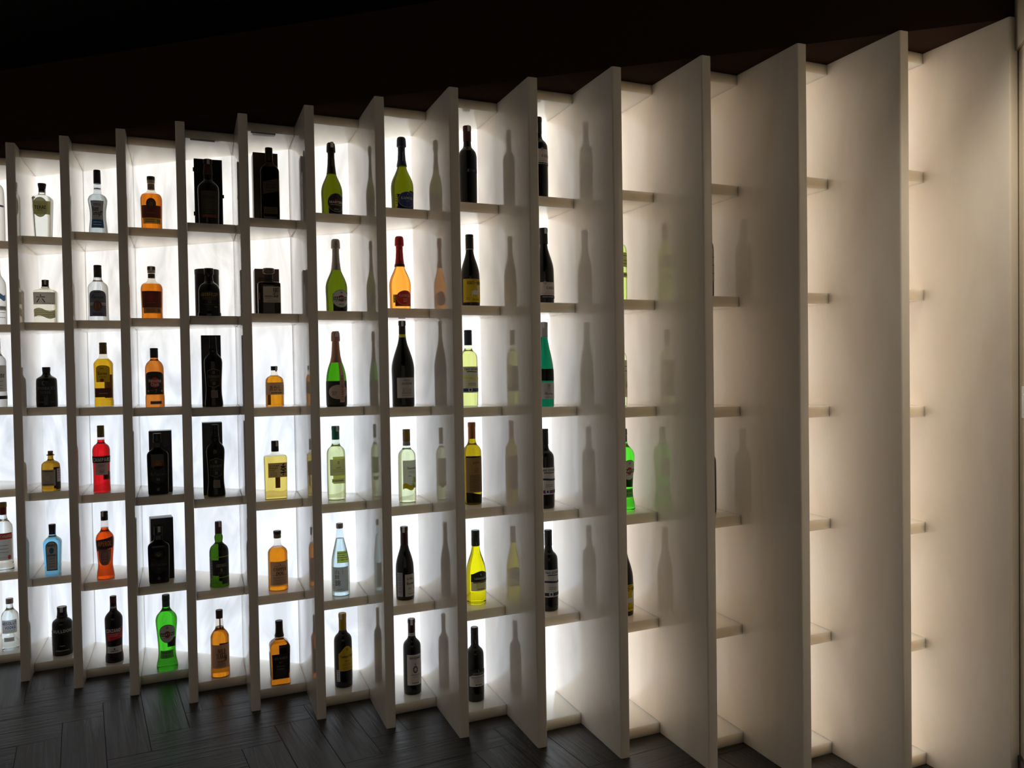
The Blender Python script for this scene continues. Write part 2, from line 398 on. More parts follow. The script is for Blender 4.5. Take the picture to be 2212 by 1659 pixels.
STY = {'': lambda s: s, 'h': lambda s: mth(s, 0x1D5D4, 0x1D5EE), 'b': lambda s: mth(s, 0x1D400, 0x1D41A), 'x': lambda s: mth(s, 0x1D4D0, 0x1D4EA), 'f': lambda s: mth(s, 0x1D56C, 0x1D586), 'k': lambda s: s}
TC = {}
def text_geo(s, style):
    key = (s, style)
    if key in TC: return TC[key]
    cu = bpy.data.curves.new('lettering', 'FONT'); cu.body = STY[style](s); cu.size = 1; cu.resolution_u = 2
    if style == 'x': cu.shear = .2
    o = bpy.data.objects.new('lettering', cu); col.objects.link(o)
    dg = bpy.context.evaluated_depsgraph_get(); dg.update()
    me = bpy.data.meshes.new_from_object(o.evaluated_get(dg))
    vs = [(v.co.x, v.co.y) for v in me.vertices]; fs = [tuple(p.vertices) for p in me.polygons]
    bpy.data.objects.remove(o); bpy.data.curves.remove(cu); bpy.data.meshes.remove(me)
    if not vs: TC[key] = ([], [], 1, 1); return TC[key]
    x0, x1 = min(v[0] for v in vs), max(v[0] for v in vs); y0, y1 = min(v[1] for v in vs), max(v[1] for v in vs)
    TC[key] = ([(v[0] - (x0 + x1) / 2, v[1] - (y0 + y1) / 2) for v in vs], fs, x1 - x0, y1 - y0)
    return TC[key]
def brush(ch, strokes, wd=.055):
    """a brushed character drawn stroke by stroke (polylines in a unit square)"""
    V, F = [], []
    for j, st in enumerate(strokes):
        for (a, b), (c, d) in zip(st, st[1:]):
            l = math.hypot(c - a, d - b); nx_, ny_ = -(d - b) / l * wd, (c - a) / l * wd; k = len(V)
            n = max(1, int(l / .12))
            for q in range(n + 1):
                t = q / n; x, y = a + (c - a) * t - .5, b + (d - b) * t - .5; s_ = 1.1 - .5 * t
                V += [(x + nx_ * s_, y + ny_ * s_), (x - nx_ * s_, y - ny_ * s_)]
            for q in range(n): z = k + 2 * q; F.append((z, z + 1, z + 3, z + 2))
    TC[(ch, 'k')] = (V, F, .95, .95)
brush('季', [[(.66, .97), (.30, .87)], [(.10, .73), (.90, .76)], [(.50, .90), (.50, .52)], [(.48, .73), (.28, .58), (.06, .50)], [(.52, .73), (.72, .58), (.96, .50)],
            [(.27, .46), (.72, .46), (.50, .34)], [(.50, .34), (.54, .18), (.48, .03), (.36, .09)], [(.06, .24), (.95, .27)]])
def lettering(parent, body, items, xs, off):
    """items: (text, z/h, height/h, colour, x/R, width in R or 0, style, turn); '-' as text draws fine print as short bars"""
    by = {}
    for it in items:
        s, z, hh, c = it[:4]; xc = it[4] if len(it) > 4 else 0; wd = it[5] if len(it) > 5 else 0; st = it[6] if len(it) > 6 else 'b'; turn = it[7] if len(it) > 7 else 0
        V, Fc = by.setdefault(c, ([], [])); k = len(V)
        Z = z * body.h; H_ = hh * body.h; X = xc * body.R
        if s == '-':
            rnd = random.Random(int(z * 1e4) + int(wd * 100)); x = X - wd * body.R / 2; end = X + wd * body.R / 2
            while x < end - 1e-5:
                l = min(rnd.uniform(.003, .009), end - x); n = max(1, int(l / .003))
                for a in range(n + 1):
                    V.append(body.P(x + l * a / n, Z - H_ / 2, off, xs)); V.append(body.P(x + l * a / n, Z + H_ / 2, off, xs))
                for a in range(n): q = k + 2 * a; Fc.append((q, q + 2, q + 3, q + 1))
                k = len(V); x += l + .0012
            continue
        vs, fs, w_, h_ = text_geo(s, st)
        sy = H_ / h_; sx = (wd * body.R / w_) if wd else sy
        if turn: sy = (H_ / w_); sx = (wd * body.R / h_) if wd else sy
        for (a, b) in vs:
            if turn > 0: px, pz = -b * sx, a * sy
            elif turn < 0: px, pz = b * sx, -a * sy
            else: px, pz = a * sx, b * sy
            V.append(body.P(X + px, Z + pz, off, xs))
        for f in fs: Fc.append(tuple(k + q for q in f))
    for c, (V, Fc) in by.items():
        if V: link('lettering', mesh('lettering', V, Fc), parent, mat('ink', lift(c, 1.9), .5))
def bottle(key, kind, cat, lab, prof, style, colr, cap=(), labels=(), n=2., dr=1., fill=None, liq=None, rot=0., stamp=0, wide=1.):
    """style: 'solid' tinted refracting glass, 'shell' see-through wall with liquid inside, 'dark' nearly opaque glass"""
    b, r, x, y, h, W = PLACE[key]; R = W / 2 * wide
    root = empty(kind, (x, y, ZS[r - 1]), -A_F + rot)
    tag(root, lab, cat, 'bottles on display in the lit shelf wall')
    bd = Body(prof, h * (1 if cap or style else 1), R, n, dr)
    top = bd.p[-1][0]
    if style == 'solid':
        link('glass', body_mesh('glass', bd, 0, top), root, glass('tinted_glass', colr), 40)
    elif style == 'frost':
        link('glass', body_mesh('glass', bd, 0, top), root, glass('frosted_glass', colr, 1.2, .45), 40)
    elif style == 'dark':
        link('glass', body_mesh('glass', bd, 0, top), root, mat('dark_glass', colr, .06), 40)
    else:
        link('glass', body_mesh('glass', bd, 0, top), root, shell('clear_glass', colr), 40)
        if fill: link('liquid', body_mesh('liquid', bd, .012 * h, fill * h, inset=.0012), root, glass('drink', liq, 1.33), 40)
    for c in cap:   # (part name, [(z, r)...], colour, roughness, metallic)
        nm, pts, cc = c[:3]; ro = c[3] if len(c) > 3 else .35; me_ = c[4] if len(c) > 4 else 0.
        link(nm, turned(nm, [(a * h, q * R) for a, q in pts]), root, mat(nm, lift(cc, 1.7), ro, me_) if not (len(c) > 5) else glass('stopper_glass', cc, 1.45), 35)
    if stamp:      # small excise sticker folded over the closure
        zc = cap[0][1]; zt = max(q[0] for q in zc) * h; rt = max(q[1] for q in zc) * R
        vs = []; a0 = stamp; hh = .022
        for k in range(5):
            th = a0 - .30 + .6 * k / 4
            for z in (zt - hh, zt + .0003): vs.append(((rt + .0005) * math.sin(th), -(rt + .0005) * math.cos(th), z))
            vs.append((rt * .35 * math.sin(th), -rt * .35 * math.cos(th), zt + .0005))
        fs = []
        for k in range(4): q = 3 * k; fs += [(q, q + 3, q + 4, q + 1), (q + 1, q + 4, q + 5, q + 2)]
        link('excise_sticker', mesh('excise_sticker', vs, fs), root, mat('sticker', (.62, .62, .60), .5))
    for L_ in labels:
        nm, shp, z0, z1, hw, xs, cc = L_[:7]; items = L_[7] if len(L_) > 7 else (); tr = L_[8] if len(L_) > 8 else .18
        up_ = L_[9] if len(L_) > 9 else 0
        lo, hi = SHAPES[shp]; Z0, Z1 = z0 * h, z1 * h
        part = link(nm, patch(nm, bd, lambda t: Z0 + (Z1 - Z0) * lo(t), lambda t: Z0 + (Z1 - Z0) * hi(t), -hw * R, hw * R, xs * R, .0004 + up_ * .0003, nx=26 if shp != 'oval' and n == 2 else 60), root, mat('paper', lift(cc, 2.7), .45, noise=.05, nscale=60, trans=tr), 60)
        if items: lettering(part, bd, items, xs * R, .0009 + up_ * .0003)
    return root
def carton(key, name, lab, bw, bd_, bh, back, side, colr, texts=(), round_=False, group='gift packaging behind the whiskies', rz=0.):
    """box or tube standing behind a bottle; back, side: shift from the bottle along and across the bay"""
    b, r, x, y, h, W = PLACE[key]
    q = Vector((x, y)) + DV * back + NV * side
    root = empty(name, (q.x, q.y, ZS[r - 1]), -A_F + rz); tag(root, lab, 'packaging', group)
    if round_:
        link('tube', turned('tube', [(0, bw / 2), (.002, bw / 2), (bh * .90, bw / 2)]), root, mat('board_tube', colr, .35), 35)
        link('lid', turned('lid', [(bh * .90 + .0004, bw / 2 + .0008), (bh - .001, bw / 2 + .0008), (bh, bw / 2 - .001)]), root, mat('tube_lid', (.03, .028, .02), .3), 35)
        bo = Body([(0, 1.), (1, 1.)], bh, bw / 2)
    else:
        link('carton', rbox(-bw / 2, bw / 2, -bd_ / 2, bd_ / 2, 0, bh, .0012), root, mat('carton', lift(colr, 1.8), .3), 35)
        bo = Body([(0, 1.), (1, 1.)], bh, bw / 2, 40., bd_ / bw)
    if texts: lettering(root, bo, texts, 0, .0009)
    return root, bo
# bottle: bay, shelf from the top, x, y, height, width (metres)
PLACE = {
'frosted_a':(0,1,-3.4222,0.1971,0.3200,0.0726),
'goose':(0,2,-3.4246,0.1952,0.3304,0.0727),
'ketel':(0,3,-3.4309,0.1901,0.3168,0.0727),
'stoli':(0,5,-3.4213,0.1878,0.3131,0.0803),
'absolut':(0,6,-3.4270,0.2133,0.2361,0.0720),
'terai':(1,1,-3.1413,0.1913,0.2460,0.0781),
'roku':(1,2,-3.1393,0.1929,0.1937,0.0947),
'hendricks':(1,3,-3.1439,0.1892,0.1782,0.0875),
'monkey':(1,4,-3.1283,0.1840,0.1766,0.0766),
'bombay':(1,5,-3.1272,0.1812,0.2260,0.0730),
'bulldog':(1,6,-3.1326,0.2271,0.2146,0.0855),
'buen':(2,1,-2.8416,0.2005,0.2822,0.0785),
'cuervo_silver':(2,2,-2.8478,0.1956,0.2455,0.0840),
'cuervo_gold':(2,3,-2.8310,0.1972,0.2815,0.0787),
'campari':(2,4,-2.8388,0.1792,0.2937,0.0720),
'aperol':(2,5,-2.8345,0.1826,0.2954,0.0750),
'cinzano':(2,6,-2.8253,0.2108,0.2891,0.0741),
'bacardi10':(3,1,-2.5518,0.1959,0.2288,0.0875),
'bacardi8':(3,2,-2.5574,0.1914,0.2242,0.0876),
'havana':(3,3,-2.5525,0.1895,0.2510,0.0767),
'ball12':(3,4,-2.5433,0.1851,0.2614,0.0859),
'ballf':(3,5,-2.5476,0.1816,0.2406,0.0860),
'martini_dry':(3,6,-2.5295,0.1967,0.3192,0.0867),
'ball_old':(4,1,-2.2542,0.1858,0.2727,0.0852),
'aberfeldy':(4,2,-2.2587,0.1822,0.2003,0.0908),
'glen12':(4,3,-2.2518,0.1877,0.2928,0.0729),
'glen10':(4,4,-2.2540,0.1919,0.3005,0.0732),
'ardbeg':(4,5,-2.2536,0.1980,0.2718,0.0790),
'turkey':(4,6,-2.2518,0.1877,0.2760,0.0771),
'walker':(5,1,-1.9621,0.1889,0.2940,0.0741),
'hibiki':(5,2,-1.9709,0.1819,0.1857,0.0904),
'akashi':(5,3,-1.9604,0.1903,0.1648,0.0727),
'toki':(5,4,-1.9658,0.1919,0.2360,0.0911),
'copper':(5,5,-1.9795,0.2147,0.2418,0.0810),
'jack':(5,6,-1.9629,0.1883,0.2533,0.0805),
'martini_brut':(6,1,-1.6910,0.2107,0.2940,0.0848),
'martini_asti':(6,2,-1.6828,0.2172,0.2911,0.0870),
'chandon':(6,3,-1.6888,0.2124,0.2994,0.0817),
'gavi':(6,4,-1.7064,0.2279,0.2957,0.0750),
'sake':(6,5,-1.6830,0.2041,0.2870,0.0727),
'campo':(6,6,-1.6906,0.2248,0.2939,0.0725),
'gancia_blue':(7,1,-1.3931,0.2302,0.2918,0.0895),
'gancia_rose':(7,2,-1.4054,0.2203,0.2855,0.0860),
'janasse':(7,3,-1.4014,0.2236,0.3335,0.0898),
'danzante':(7,4,-1.3944,0.2292,0.2851,0.0704),
'baron':(7,5,-1.4053,0.2145,0.2841,0.0721),
'nipozzano':(7,6,-1.3894,0.2326,0.2922,0.0708),
'jaboulet':(8,1,-1.1162,0.2212,0.3043,0.0709),
'goats':(8,2,-1.1145,0.2225,0.2748,0.0738),
'oceans_white':(8,3,-1.1275,0.2239,0.2897,0.0714),
'gewurz':(8,4,-1.1244,0.2382,0.3132,0.0719),
'linde_white':(8,5,-1.1149,0.2340,0.2788,0.0764),
'linde_red':(8,6,-1.1254,0.2338,0.2800,0.0695),
'camas':(9,1,-0.8351,0.2096,0.3048,0.0714),
'camas_noir':(9,2,-0.8229,0.2194,0.2799,0.0751),
'riesling':(9,3,-0.8268,0.2163,0.3100,0.0719),
'oceans_a':(9,4,-0.8288,0.2146,0.2924,0.0703),
'oceans_b':(9,5,-0.8211,0.2168,0.2970,0.0696),
'pale_wine':(10,2,-0.5487,0.2141,0.2861,0.0692),
'pale_wine_b':(10,3,-0.5525,0.2111,0.2748,0.0693),
'martini_dry_b':(10,4,-0.5387,0.2339,0.2932,0.0799),
'goats_b':(10,5,-0.5445,0.2292,0.3002,0.0734),
'dark_wine':(11,2,-0.2456,0.2260,0.2805,0.0677),
'dark_wine_b':(11,4,-0.2458,0.2377,0.2887,0.0683),
}
BORD = [(0, .9), (.012, 1), (.61, 1), (.665, .95), (.70, .78), (.725, .55), (.755, .43), (.81, .385), (.985, .37)]
BURG = [(0, .9), (.012, 1), (.42, 1), (.51, .93), (.60, .74), (.68, .53), (.75, .41), (.83, .375), (.985, .36)]
CHAM = [(0, .93), (.015, 1), (.34, 1), (.44, .92), (.53, .75), (.60, .55), (.67, .43), (.77, .36), (.86, .32), (.97, .32)]
PROS = [(0, .9), (.02, .95), (.18, .955), (.33, 1), (.40, .93), (.457, .79), (.51, .62), (.57, .45), (.64, .35), (.80, .29), (.86, .29), (.97, .3)]
FLUT = [(0, .95), (.01, 1), (.38, 1), (.48, .95), (.58, .80), (.70, .58), (.79, .44), (.86, .40), (.985, .39)]
def capsule(z0, r0, r1=None, c='111111', ro=.35, me=0., nm='capsule'):
    r1 = r1 or r0; return (nm, [(z0, r0 + .02), (z0 + .002, r0 + .03), (.94, r1 + .03), (.945, r1 + .05), (.985, r1 + .05), (1.0, r1 + .02)], c, ro, me)
def screw(z0, r, c, nm='screw_cap', ro=.35, me=0.): return (nm, [(z0, r), (z0 + .004, r + .02), (.955, r + .02), (.957, r), (.963, r), (.965, r + .02), (.992, r + .02), (1.0, r - .02)], c, ro, me)
def foil(z0, c, r0=.42, ro=.3, me=.6, nm='foil'): return (nm, [(z0, r0), (z0 + .03, r0 * .93), (.70, .355), (.80, .315), (.862, .315), (.876, .42), (.95, .40), (.985, .37), (1., .28)], c, ro, me)
W_ = 'wine_bottle'; G_ = 'gin_bottle'; K = '0c0c0c'
SM = lambda zs, c, w, hh=.008, x=0.: [('-', z, hh, c, x, w) for z in zs]
# ---- bay at the left edge
bottle('frosted_a', 'vodka_bottle', 'bottle', 'frosted clear bottle cut by the left edge, alone on the top shelf there', [(0, .93), (.01, 1), (.72, 1), (.80, .85), (.85, .4), (.98, .36)], 'frost', 'eef2f5',
       [screw(.86, .38, 'b8bcc0', 'cap')], [('print', 'rect', .50, .53, .5, .35, 'c8d0d8', [('VODKA', .515, .025, '2a4a9a', .35, .8, 'h')])], rot=.3)
bottle('goose', 'vodka_bottle', 'bottle', 'frosted vodka bottle with blue picture print at the left edge', [(0, .93), (.01, 1), (.52, 1), (.60, .93), (.66, .62), (.70, .38), (.98, .34)], 'frost', 'e6ebf0',
       [screw(.80, .36, '1a1420', 'cap')], [('picture', 'wave', .33, .44, .55, .45, '4a6aa8', (), .4), ('print', 'rect', .20, .26, .6, .5, 'd5dae2', [('GOOSE', .235, .035, '2b3a6e', 0, .9, 'b'), *SM([.17, .1], '555566', .8)], .4)], rot=.2)
bottle('ketel', 'vodka_bottle', 'bottle', 'clear vodka bottle with grey label at the left edge', [(0, .93), (.01, 1), (.18, 1), (.19, .96), (.60, .96), (.64, 1), (.70, .9), (.76, .45), (.80, .38), (.98, .35)], 'solid', 'e6ebf0',
       [screw(.84, .36, '201828', 'cap')], [('front_label', 'rect', .22, .60, 1.3, .2, 'b9b4b4', [('one', .45, .06, '141414', .3, .8, 'f'), *SM([.37, .31, .27], '8a4040', .9, .007)], .3), ('base_band', 'rect', .11, .16, 1.3, .2, '1c1620', (), .0)], rot=.1)
bottle('stoli', 'vodka_bottle', 'bottle', 'clear vodka bottle with red banded white label and red-gold cap', [(0, .92), (.01, 1), (.07, 1), (.08, .94), (.58, .94), (.66, .9), (.72, .6), (.76, .36), (.98, .33)], 'solid', 'eef3f2',
       [('cap', [(.82, .35), (.93, .37), (.932, .39), (.99, .39), (1, .36)], '5a1512', .35, .3), ('cap_ring', [(.932, .40), (.99, .40), (1, .38)], '6b5428', .35, .6)],
       [('front_label', 'rect', .16, .56, 1.2, 0, 'd6cfba', [*SM([.38, .33, .28], '3a342c', 1.3, .006), *SM([.20], '8a8070', 1.0, .006)], .35), ('red_band', 'rect', .47, .56, 1.2, 0, 'a02a26', [('STOLICHNAYA', .513, .045, 'e8dcd0', .0, 2.0, 'h')], .2, 2), ('seal', 'oval', .17, .235, .19, .75, 'c23a2c', (), .2, 2)])
bottle('absolut', 'vodka_bottle', 'bottle', 'clear short-necked vodka bottle with blue lettering, lowest at the left edge', [(0, .93), (.02, 1), (.60, 1), (.70, .93), (.76, .62), (.79, .45), (.84, .36), (.98, .37)], 'solid', 'e4ecec',
       [('cap', [(.90, .43), (.992, .43), (1, .40)], '77706a', .3, .7)],
       [('print', 'rect', .34, .60, .95, .05, 'c9cdd2', [('ABSOLUT', .535, .062, '1d3fae', 0, 1.75, 'h'), ('VODKA', .455, .062, '1d3fae', .12, 1.25, 'h'), *SM([.40, .375], '666a72', 1.3, .008)], .75), ('small_label', 'rect', .18, .26, .6, .0, 'a9a39a', SM([.22], '6a655c', .8, .008), .3)])
# ---- gins
bottle('terai', G_, 'bottle', 'clear tapered gin bottle with round cream label and black stopper', [(0, .80), (.02, .84), (.66, 1), (.73, 1), (.76, .85), (.785, .45), (.81, .32), (.90, .32)], 'solid', 'dfe3df',
       [('stopper', [(.86, .33), (.90, .33), (.902, .36), (.985, .44), (1, .42)], '181410', .5), ('neck_ring', [(.84, .34), (.86, .34)], '6b5c2c', .4)],
       [('side_band', 'rect', .42, .66, .95, .25, '9c9566', (), .4), ('front_label', 'oval', .37, .73, .80, 0, 'aaa67c', [('TERAI', .545, .062, '0d0d0d', 0, 1.15, 'h'), *SM([.505, .485], '3c3a28', .6, .006), *SM([.60], '6c6a48', .4, .006)], .4, 2)], n=6., rot=-.12)
bottle('roku', G_, 'bottle', 'squat clear faceted gin bottle with pale paper label and one brushed character', [(0, .93), (.02, .96), (.66, 1), (.72, 1), (.755, .88), (.785, .45), (.83, .3), (.98, .28)], 'solid', 'dddccf',
       [('cap', [(.835, .29), (.99, .31), (1, .29)], '1d141b', .4)],
       [('front_label', 'rect', .42, .70, .95, 0, 'c3c1a4', [('六', .555, .19, '0a0a0a', -.28, .75, 'k'), *SM([.445], '4a4636', .7, .008, .2), ('■', .44, .03, '8a2a20', .72, .06, 'h')], .55), ('lower_label', 'wave', .09, .34, .95, 0, 'aea878', SM([.28, .24, .19, .15], 'd9d5b4', 1.6, .010), .8)], n=5., stamp=.1)
bottle('hendricks', G_, 'bottle', 'squat black gin bottle with blue-grey diamond emblem', [(0, .95), (.02, 1), (.66, .97), (.72, .9), (.79, .42), (.85, .34), (.98, .34)], 'dark', '08090c',
       [('stopper', [(.86, .35), (.93, .38), (.99, .38), (1, .35)], '0a0a0d', .4)],
       [('emblem', 'diamond', .24, .66, .80, 0, '0c0e16', [("HENDRICK'S", .47, .075, '5d6068', 0, 1.9, 'b'), ('LUNAR', .365, .07, '565a6c', 0, .95, 'b'), ('GIN', .285, .035, '3a4052', 0, .35, 'b'), ('☾', .60, .10, '8088a0', -.2, .25, 'h'), *SM([.12], '2c3350', 1.7, .03)], 0.)], stamp=0)
bottle('monkey', G_, 'bottle', 'small brown apothecary gin bottle with cork and grey engraved label', [(0, .95), (.02, 1), (.60, 1), (.68, .93), (.73, .7), (.76, .38), (.80, .29), (.89, .29)], 'solid', 'a67a1e',
       [('cork', [(.89, .24), (.985, .28), (1, .26)], '6a5844', .8), ('glass_lip', [(.885, .30), (.89, .42), (.91, .42), (.915, .30)], '4a3a18', .3), ('wire', [(.925, .29), (.93, .34), (.935, .29)], '3c3830', .3, .8)],
       [('front_label', 'rect', .13, .54, .86, -.25, '7c766a', [*SM([.50, .17], '1c1a18', 1.3, .02), ('◆', .33, .26, '4c473e', 0, 1.3, 'h'), ('❦', .33, .14, 'a8a294', 0, .6, 'h')], .05), ('side_label', 'rect', .22, .56, .35, 1.15, '9a8f98', SM([.5, .44, .38, .32], '5a5258', .5, .01), .1), ('back_label', 'rect', .03, .56, 2.5, 3.14, '1a140a', (), .0)])
bottle('bombay', G_, 'bottle', 'bright blue square gin bottle with arched grey label', [(0, .84), (.015, .87), (.60, 1), (.65, 1), (.70, .85), (.76, .42), (.80, .36), (.98, .35)], 'solid', '7fc4e8',
       [('cap', [(.86, .38), (.985, .40), (1, .38)], '241820', .4), ('neck_seal', [(.80, .375), (.86, .375)], '3a3440', .4)],
       [('label_border', 'arch', .10, .68, .66, 0, '1b2430', (), .0), ('front_label', 'arch', .12, .665, .58, 0, '9fb3bf', [('BOMBAY', .605, .045, '10141c', 0, .85, 'b'), ('SAPPHIRE', .405, .04, '10141c', 0, .95, 'b'), ('●', .50, .12, '34607c', 0, .5, 'h'), *SM([.35, .33, .29, .25, .23, .19, .17], '56636e', .7, .007)], .25, 2)], n=4.)
bottle('bulldog', G_, 'bottle', 'stout black gin bottle half behind a fin on the lowest shelf', [(0, .95), (.02, 1), (.62, 1), (.70, .93), (.75, .62), (.77, .5), (.79, .55), (.81, .5), (.98, .44)], 'dark', '070708',
       [('cap', [(.85, .45), (.99, .48), (1, .46)], '0d0d0e', .35)],
       [('print', 'rect', .45, .58, 1.0, .1, '090909', [('BULLDOG', .52, .065, '9a9a9a', 0, 1.9, 'h'), *SM([.21], '6c6c6c', .5, .02), *SM([.11], '7c7c7c', 1.3, .02)], 0.), ('side_label', 'rect', .14, .53, .16, -1.25, '8f9298', SM([.5, .44, .38, .3, .24], '3a3a3a', .2, .02), .1)], stamp=.0001)
# ---- tequilas and aperitifs
bottle('buen', 'tequila_bottle', 'bottle', 'clear waisted tequila bottle with black screw cap and grey-blue label', [(0, .93), (.01, .97), (.10, .94), (.25, .82), (.38, .84), (.50, .98), (.545, 1), (.60, .82), (.63, .45), (.65, .37), (.97, .35)], 'shell', 'e9eef0',
       [('screw_cap', [(.79, .36), (.795, .38), (.94, .37), (.99, .36), (1, .34)], '0d0d10', .35), ('neck_ring', [(.70, .365), (.715, .37), (.72, .365)], 'c0c4c8', .2, .6)],
       [('front_label', 'rect', .09, .51, .74, 0, '77797d', [('Buen', .385, .07, '101010', -.22, .75, 'h'), ('amigo', .31, .085, '101010', 0, 1.05, 'h'), *SM([.46, .44], '3a3c40', .8, .01), *SM([.345], '2a2c30', .3, .02, .5)], .12), ('blue_field', 'rect', .10, .22, .70, 0, '1e4a78', SM([.18, .14], '9fb4c8', .9, .014), .12, 2)], fill=.62, liq='e4e8ea')
bottle('cuervo_silver', 'tequila_bottle', 'bottle', 'clear round-shouldered tequila bottle with slate arched label', [(0, .95), (.02, 1), (.09, .97), (.55, .97), (.60, .97), (.66, .85), (.71, .5), (.75, .38), (.97, .35)], 'solid', 'dde2e4',
       [screw(.78, .36, '1a1a1e', ro=.4)],
       [('front_label', 'arch', .08, .54, .92, 0, '4a4e5c', [('Cuervo', .43, .07, '16181e', 0, 1.2, 'x'), *SM([.50], '1c1e26', .6, .012), *SM([.13, .11], '22242c', 1.0, .009)], .05), ('white_band', 'rect', .275, .32, .92, 0, 'aeb2b8', SM([.297], '50545c', 1.6, .012), .1, 2), ('medallion', 'oval', .17, .36, .42, 0, '4c342c', [('▮', .26, .10, '8a5c44', 0, .4, 'h')], .0, 4)])
bottle('cuervo_gold', 'tequila_bottle', 'bottle', 'golden tequila bottle with yellow arched label and olive-gold cap', [(0, .93), (.01, .98), (.10, .98), (.115, .95), (.60, .98), (.665, 1), (.70, .9), (.745, .6), (.77, .40), (.98, .36)], 'shell', 'f4f2e6',
       [screw(.82, .37, '5c4a1e', ro=.35, me=.3)],
       [('front_label', 'arch', .385, .645, .72, 0, 'b08a1c', [('José', .595, .03, '1c1408', -.1, .4, 'f'), ('Cuervo', .52, .05, '1c1408', -.05, .95, 'f'), ('Especial', .465, .026, '3c2810', 0, .7, 'f')], .3), ('seal', 'oval', .385, .44, .20, -.1, '6a1a14', (), .1, 3), ('lower_label', 'rect', .15, .29, 1.0, 0, '3c1c14', SM([.21], 'a88a78', .9, .010), .05), ('back_label', 'rect', .13, .50, .72, 3.1, '5a4014', (), .2)], fill=.745, liq='f2bd28', n=3.)
bottle('campari', 'liqueur_bottle', 'bottle', 'bright red bitter bottle with black banded grey label', [(0, .95), (.01, .99), (.08, .97), (.30, .93), (.58, 1), (.645, 1), (.70, .85), (.735, .48), (.76, .41), (.97, .38)], 'shell', 'f6f0f0',
       [screw(.825, .38, '5e5228', ro=.35, me=.3)],
       [('black_band', 'rect', .45, .55, 1.5, 0, '16090a', [('CAMPARI', .497, .055, 'c9c3bf', .10, 2.1, 'h')], .0), ('front_label', 'rect', .27, .45, .80, .1, '8d8886', [*SM([.42, .40, .34], '5c5654', .7, .006), ('BITTER', .315, .022, '2a2424', 0, .5, 'b')], .12), ('back_label', 'rect', .18, .30, 1.3, 3.1, '2c0408', (), .0)], fill=.79, liq='f01a24')
bottle('aperol', 'liqueur_bottle', 'bottle', 'bright orange aperitif bottle with slanted dark label', [(0, .93), (.01, .98), (.06, .96), (.20, .80), (.30, .84), (.50, .97), (.60, 1), (.66, .85), (.70, .55), (.74, .40), (.97, .37)], 'shell', 'f6f2f0',
       [screw(.865, .37, '0f0f12', ro=.4)],
       [('name_band', 'slant', .42, .63, 1.1, 0, '22141c', [('APEROL', .535, .075, 'b8702c', .05, 1.55, 'h')], .0), ('front_label', 'taper', .21, .45, .80, 0, '5c4844', [('|', .33, .17, 'c87a50', -.55, .08, 'h'), ('|', .33, .17, 'c87a50', .55, .08, 'h'), *SM([.38, .35, .32, .28], 'a08a80', .5, .008)], .05)], fill=.76, liq='fb5a12', stamp=-.4)
bottle('cinzano', 'vermouth_bottle', 'bottle', 'nearly black vermouth bottle with red and white slanted label', [(0, .96), (.01, 1), (.08, 1), (.16, .90), (.30, .92), (.62, 1), (.68, .97), (.73, .75), (.77, .45), (.80, .38), (.98, .35)], 'dark', '12080a',
       [('cap', [(.85, .36), (.99, .37), (1, .35)], '3c1014', .35), ('neck_band', [(.80, .39), (.845, .375)], '8a868a', .4)],
       [('red_field', 'slant', .33, .54, 1.0, .2, '8f1c26', (), .03), ('name_print', 'rect', .46, .53, 1.0, .0, '3a0c12', [('CINZANO', .495, .055, 'd0c6c6', .0, 1.75, 'h'), *SM([.44, .415], 'b08088', .9, .012, .1)], .0, 2), ('lower_band', 'rect', .15, .25, 1.0, .1, '98949a', [('●', .21, .03, '3a3436', 0, .18, 'h'), *SM([.18], '5a5458', .9, .012)], .1)])
# ---- rums
def rum(key, band, num, lab, dark_top, lb2):
    bottle(key, 'rum_bottle', 'bottle', lab, [(0, .95), (.02, .97), (.10, .95), (.50, 1), (.60, 1), (.665, .86), (.70, .5), (.74, .33), (.93, .31)], 'shell', 'f3efe6',
           [('stopper', [(.93, .33), (.932, .37), (.99, .37), (1, .35)], '26221c', .4), ('stopper_shank', [(.875, .35), (.93, .36)], '8a826a', .3), ('neck_label', [(.76 if num == '10' else .78, .325), (.86, .325)], '6f6650' if num == '10' else '3c2c20', .5)],
           [('front_label', 'rect', band[0], band[1], 1.05, 0, '46190c', SM([.30], '8a5a40', .8, .008), .05), ('emblem', 'oval', *dark_top, .46, 0, '33200f' if num == '10' else '5c1414', [('✺', (dark_top[0] + dark_top[1]) / 2, .13, '6a4c28' if num == '10' else '7c2420', 0, .5, 'h')], .0, 2),
            ('age_strip', 'rect', .10, .21, .92, .05, lb2, [(num, .155, .055, '14100a', .65, .25 if num == '8' else .38, 'b'), *SM([.175, .14], '4c3f28', .9, .012, -.2)], .2, 1)], fill=.665, liq='f08a1e', stamp=(.0001 if num == '8' else 0))
rum('bacardi10', (.21, .44), '10', 'amber rum bottle with brown medallion and cream age strip, on the top shelf', (.37, .57), '9a8640')
rum('bacardi8', (.21, .52), '8', 'amber rum bottle with deep brown label and age strip, second shelf down', (.30, .50), '7a6440')
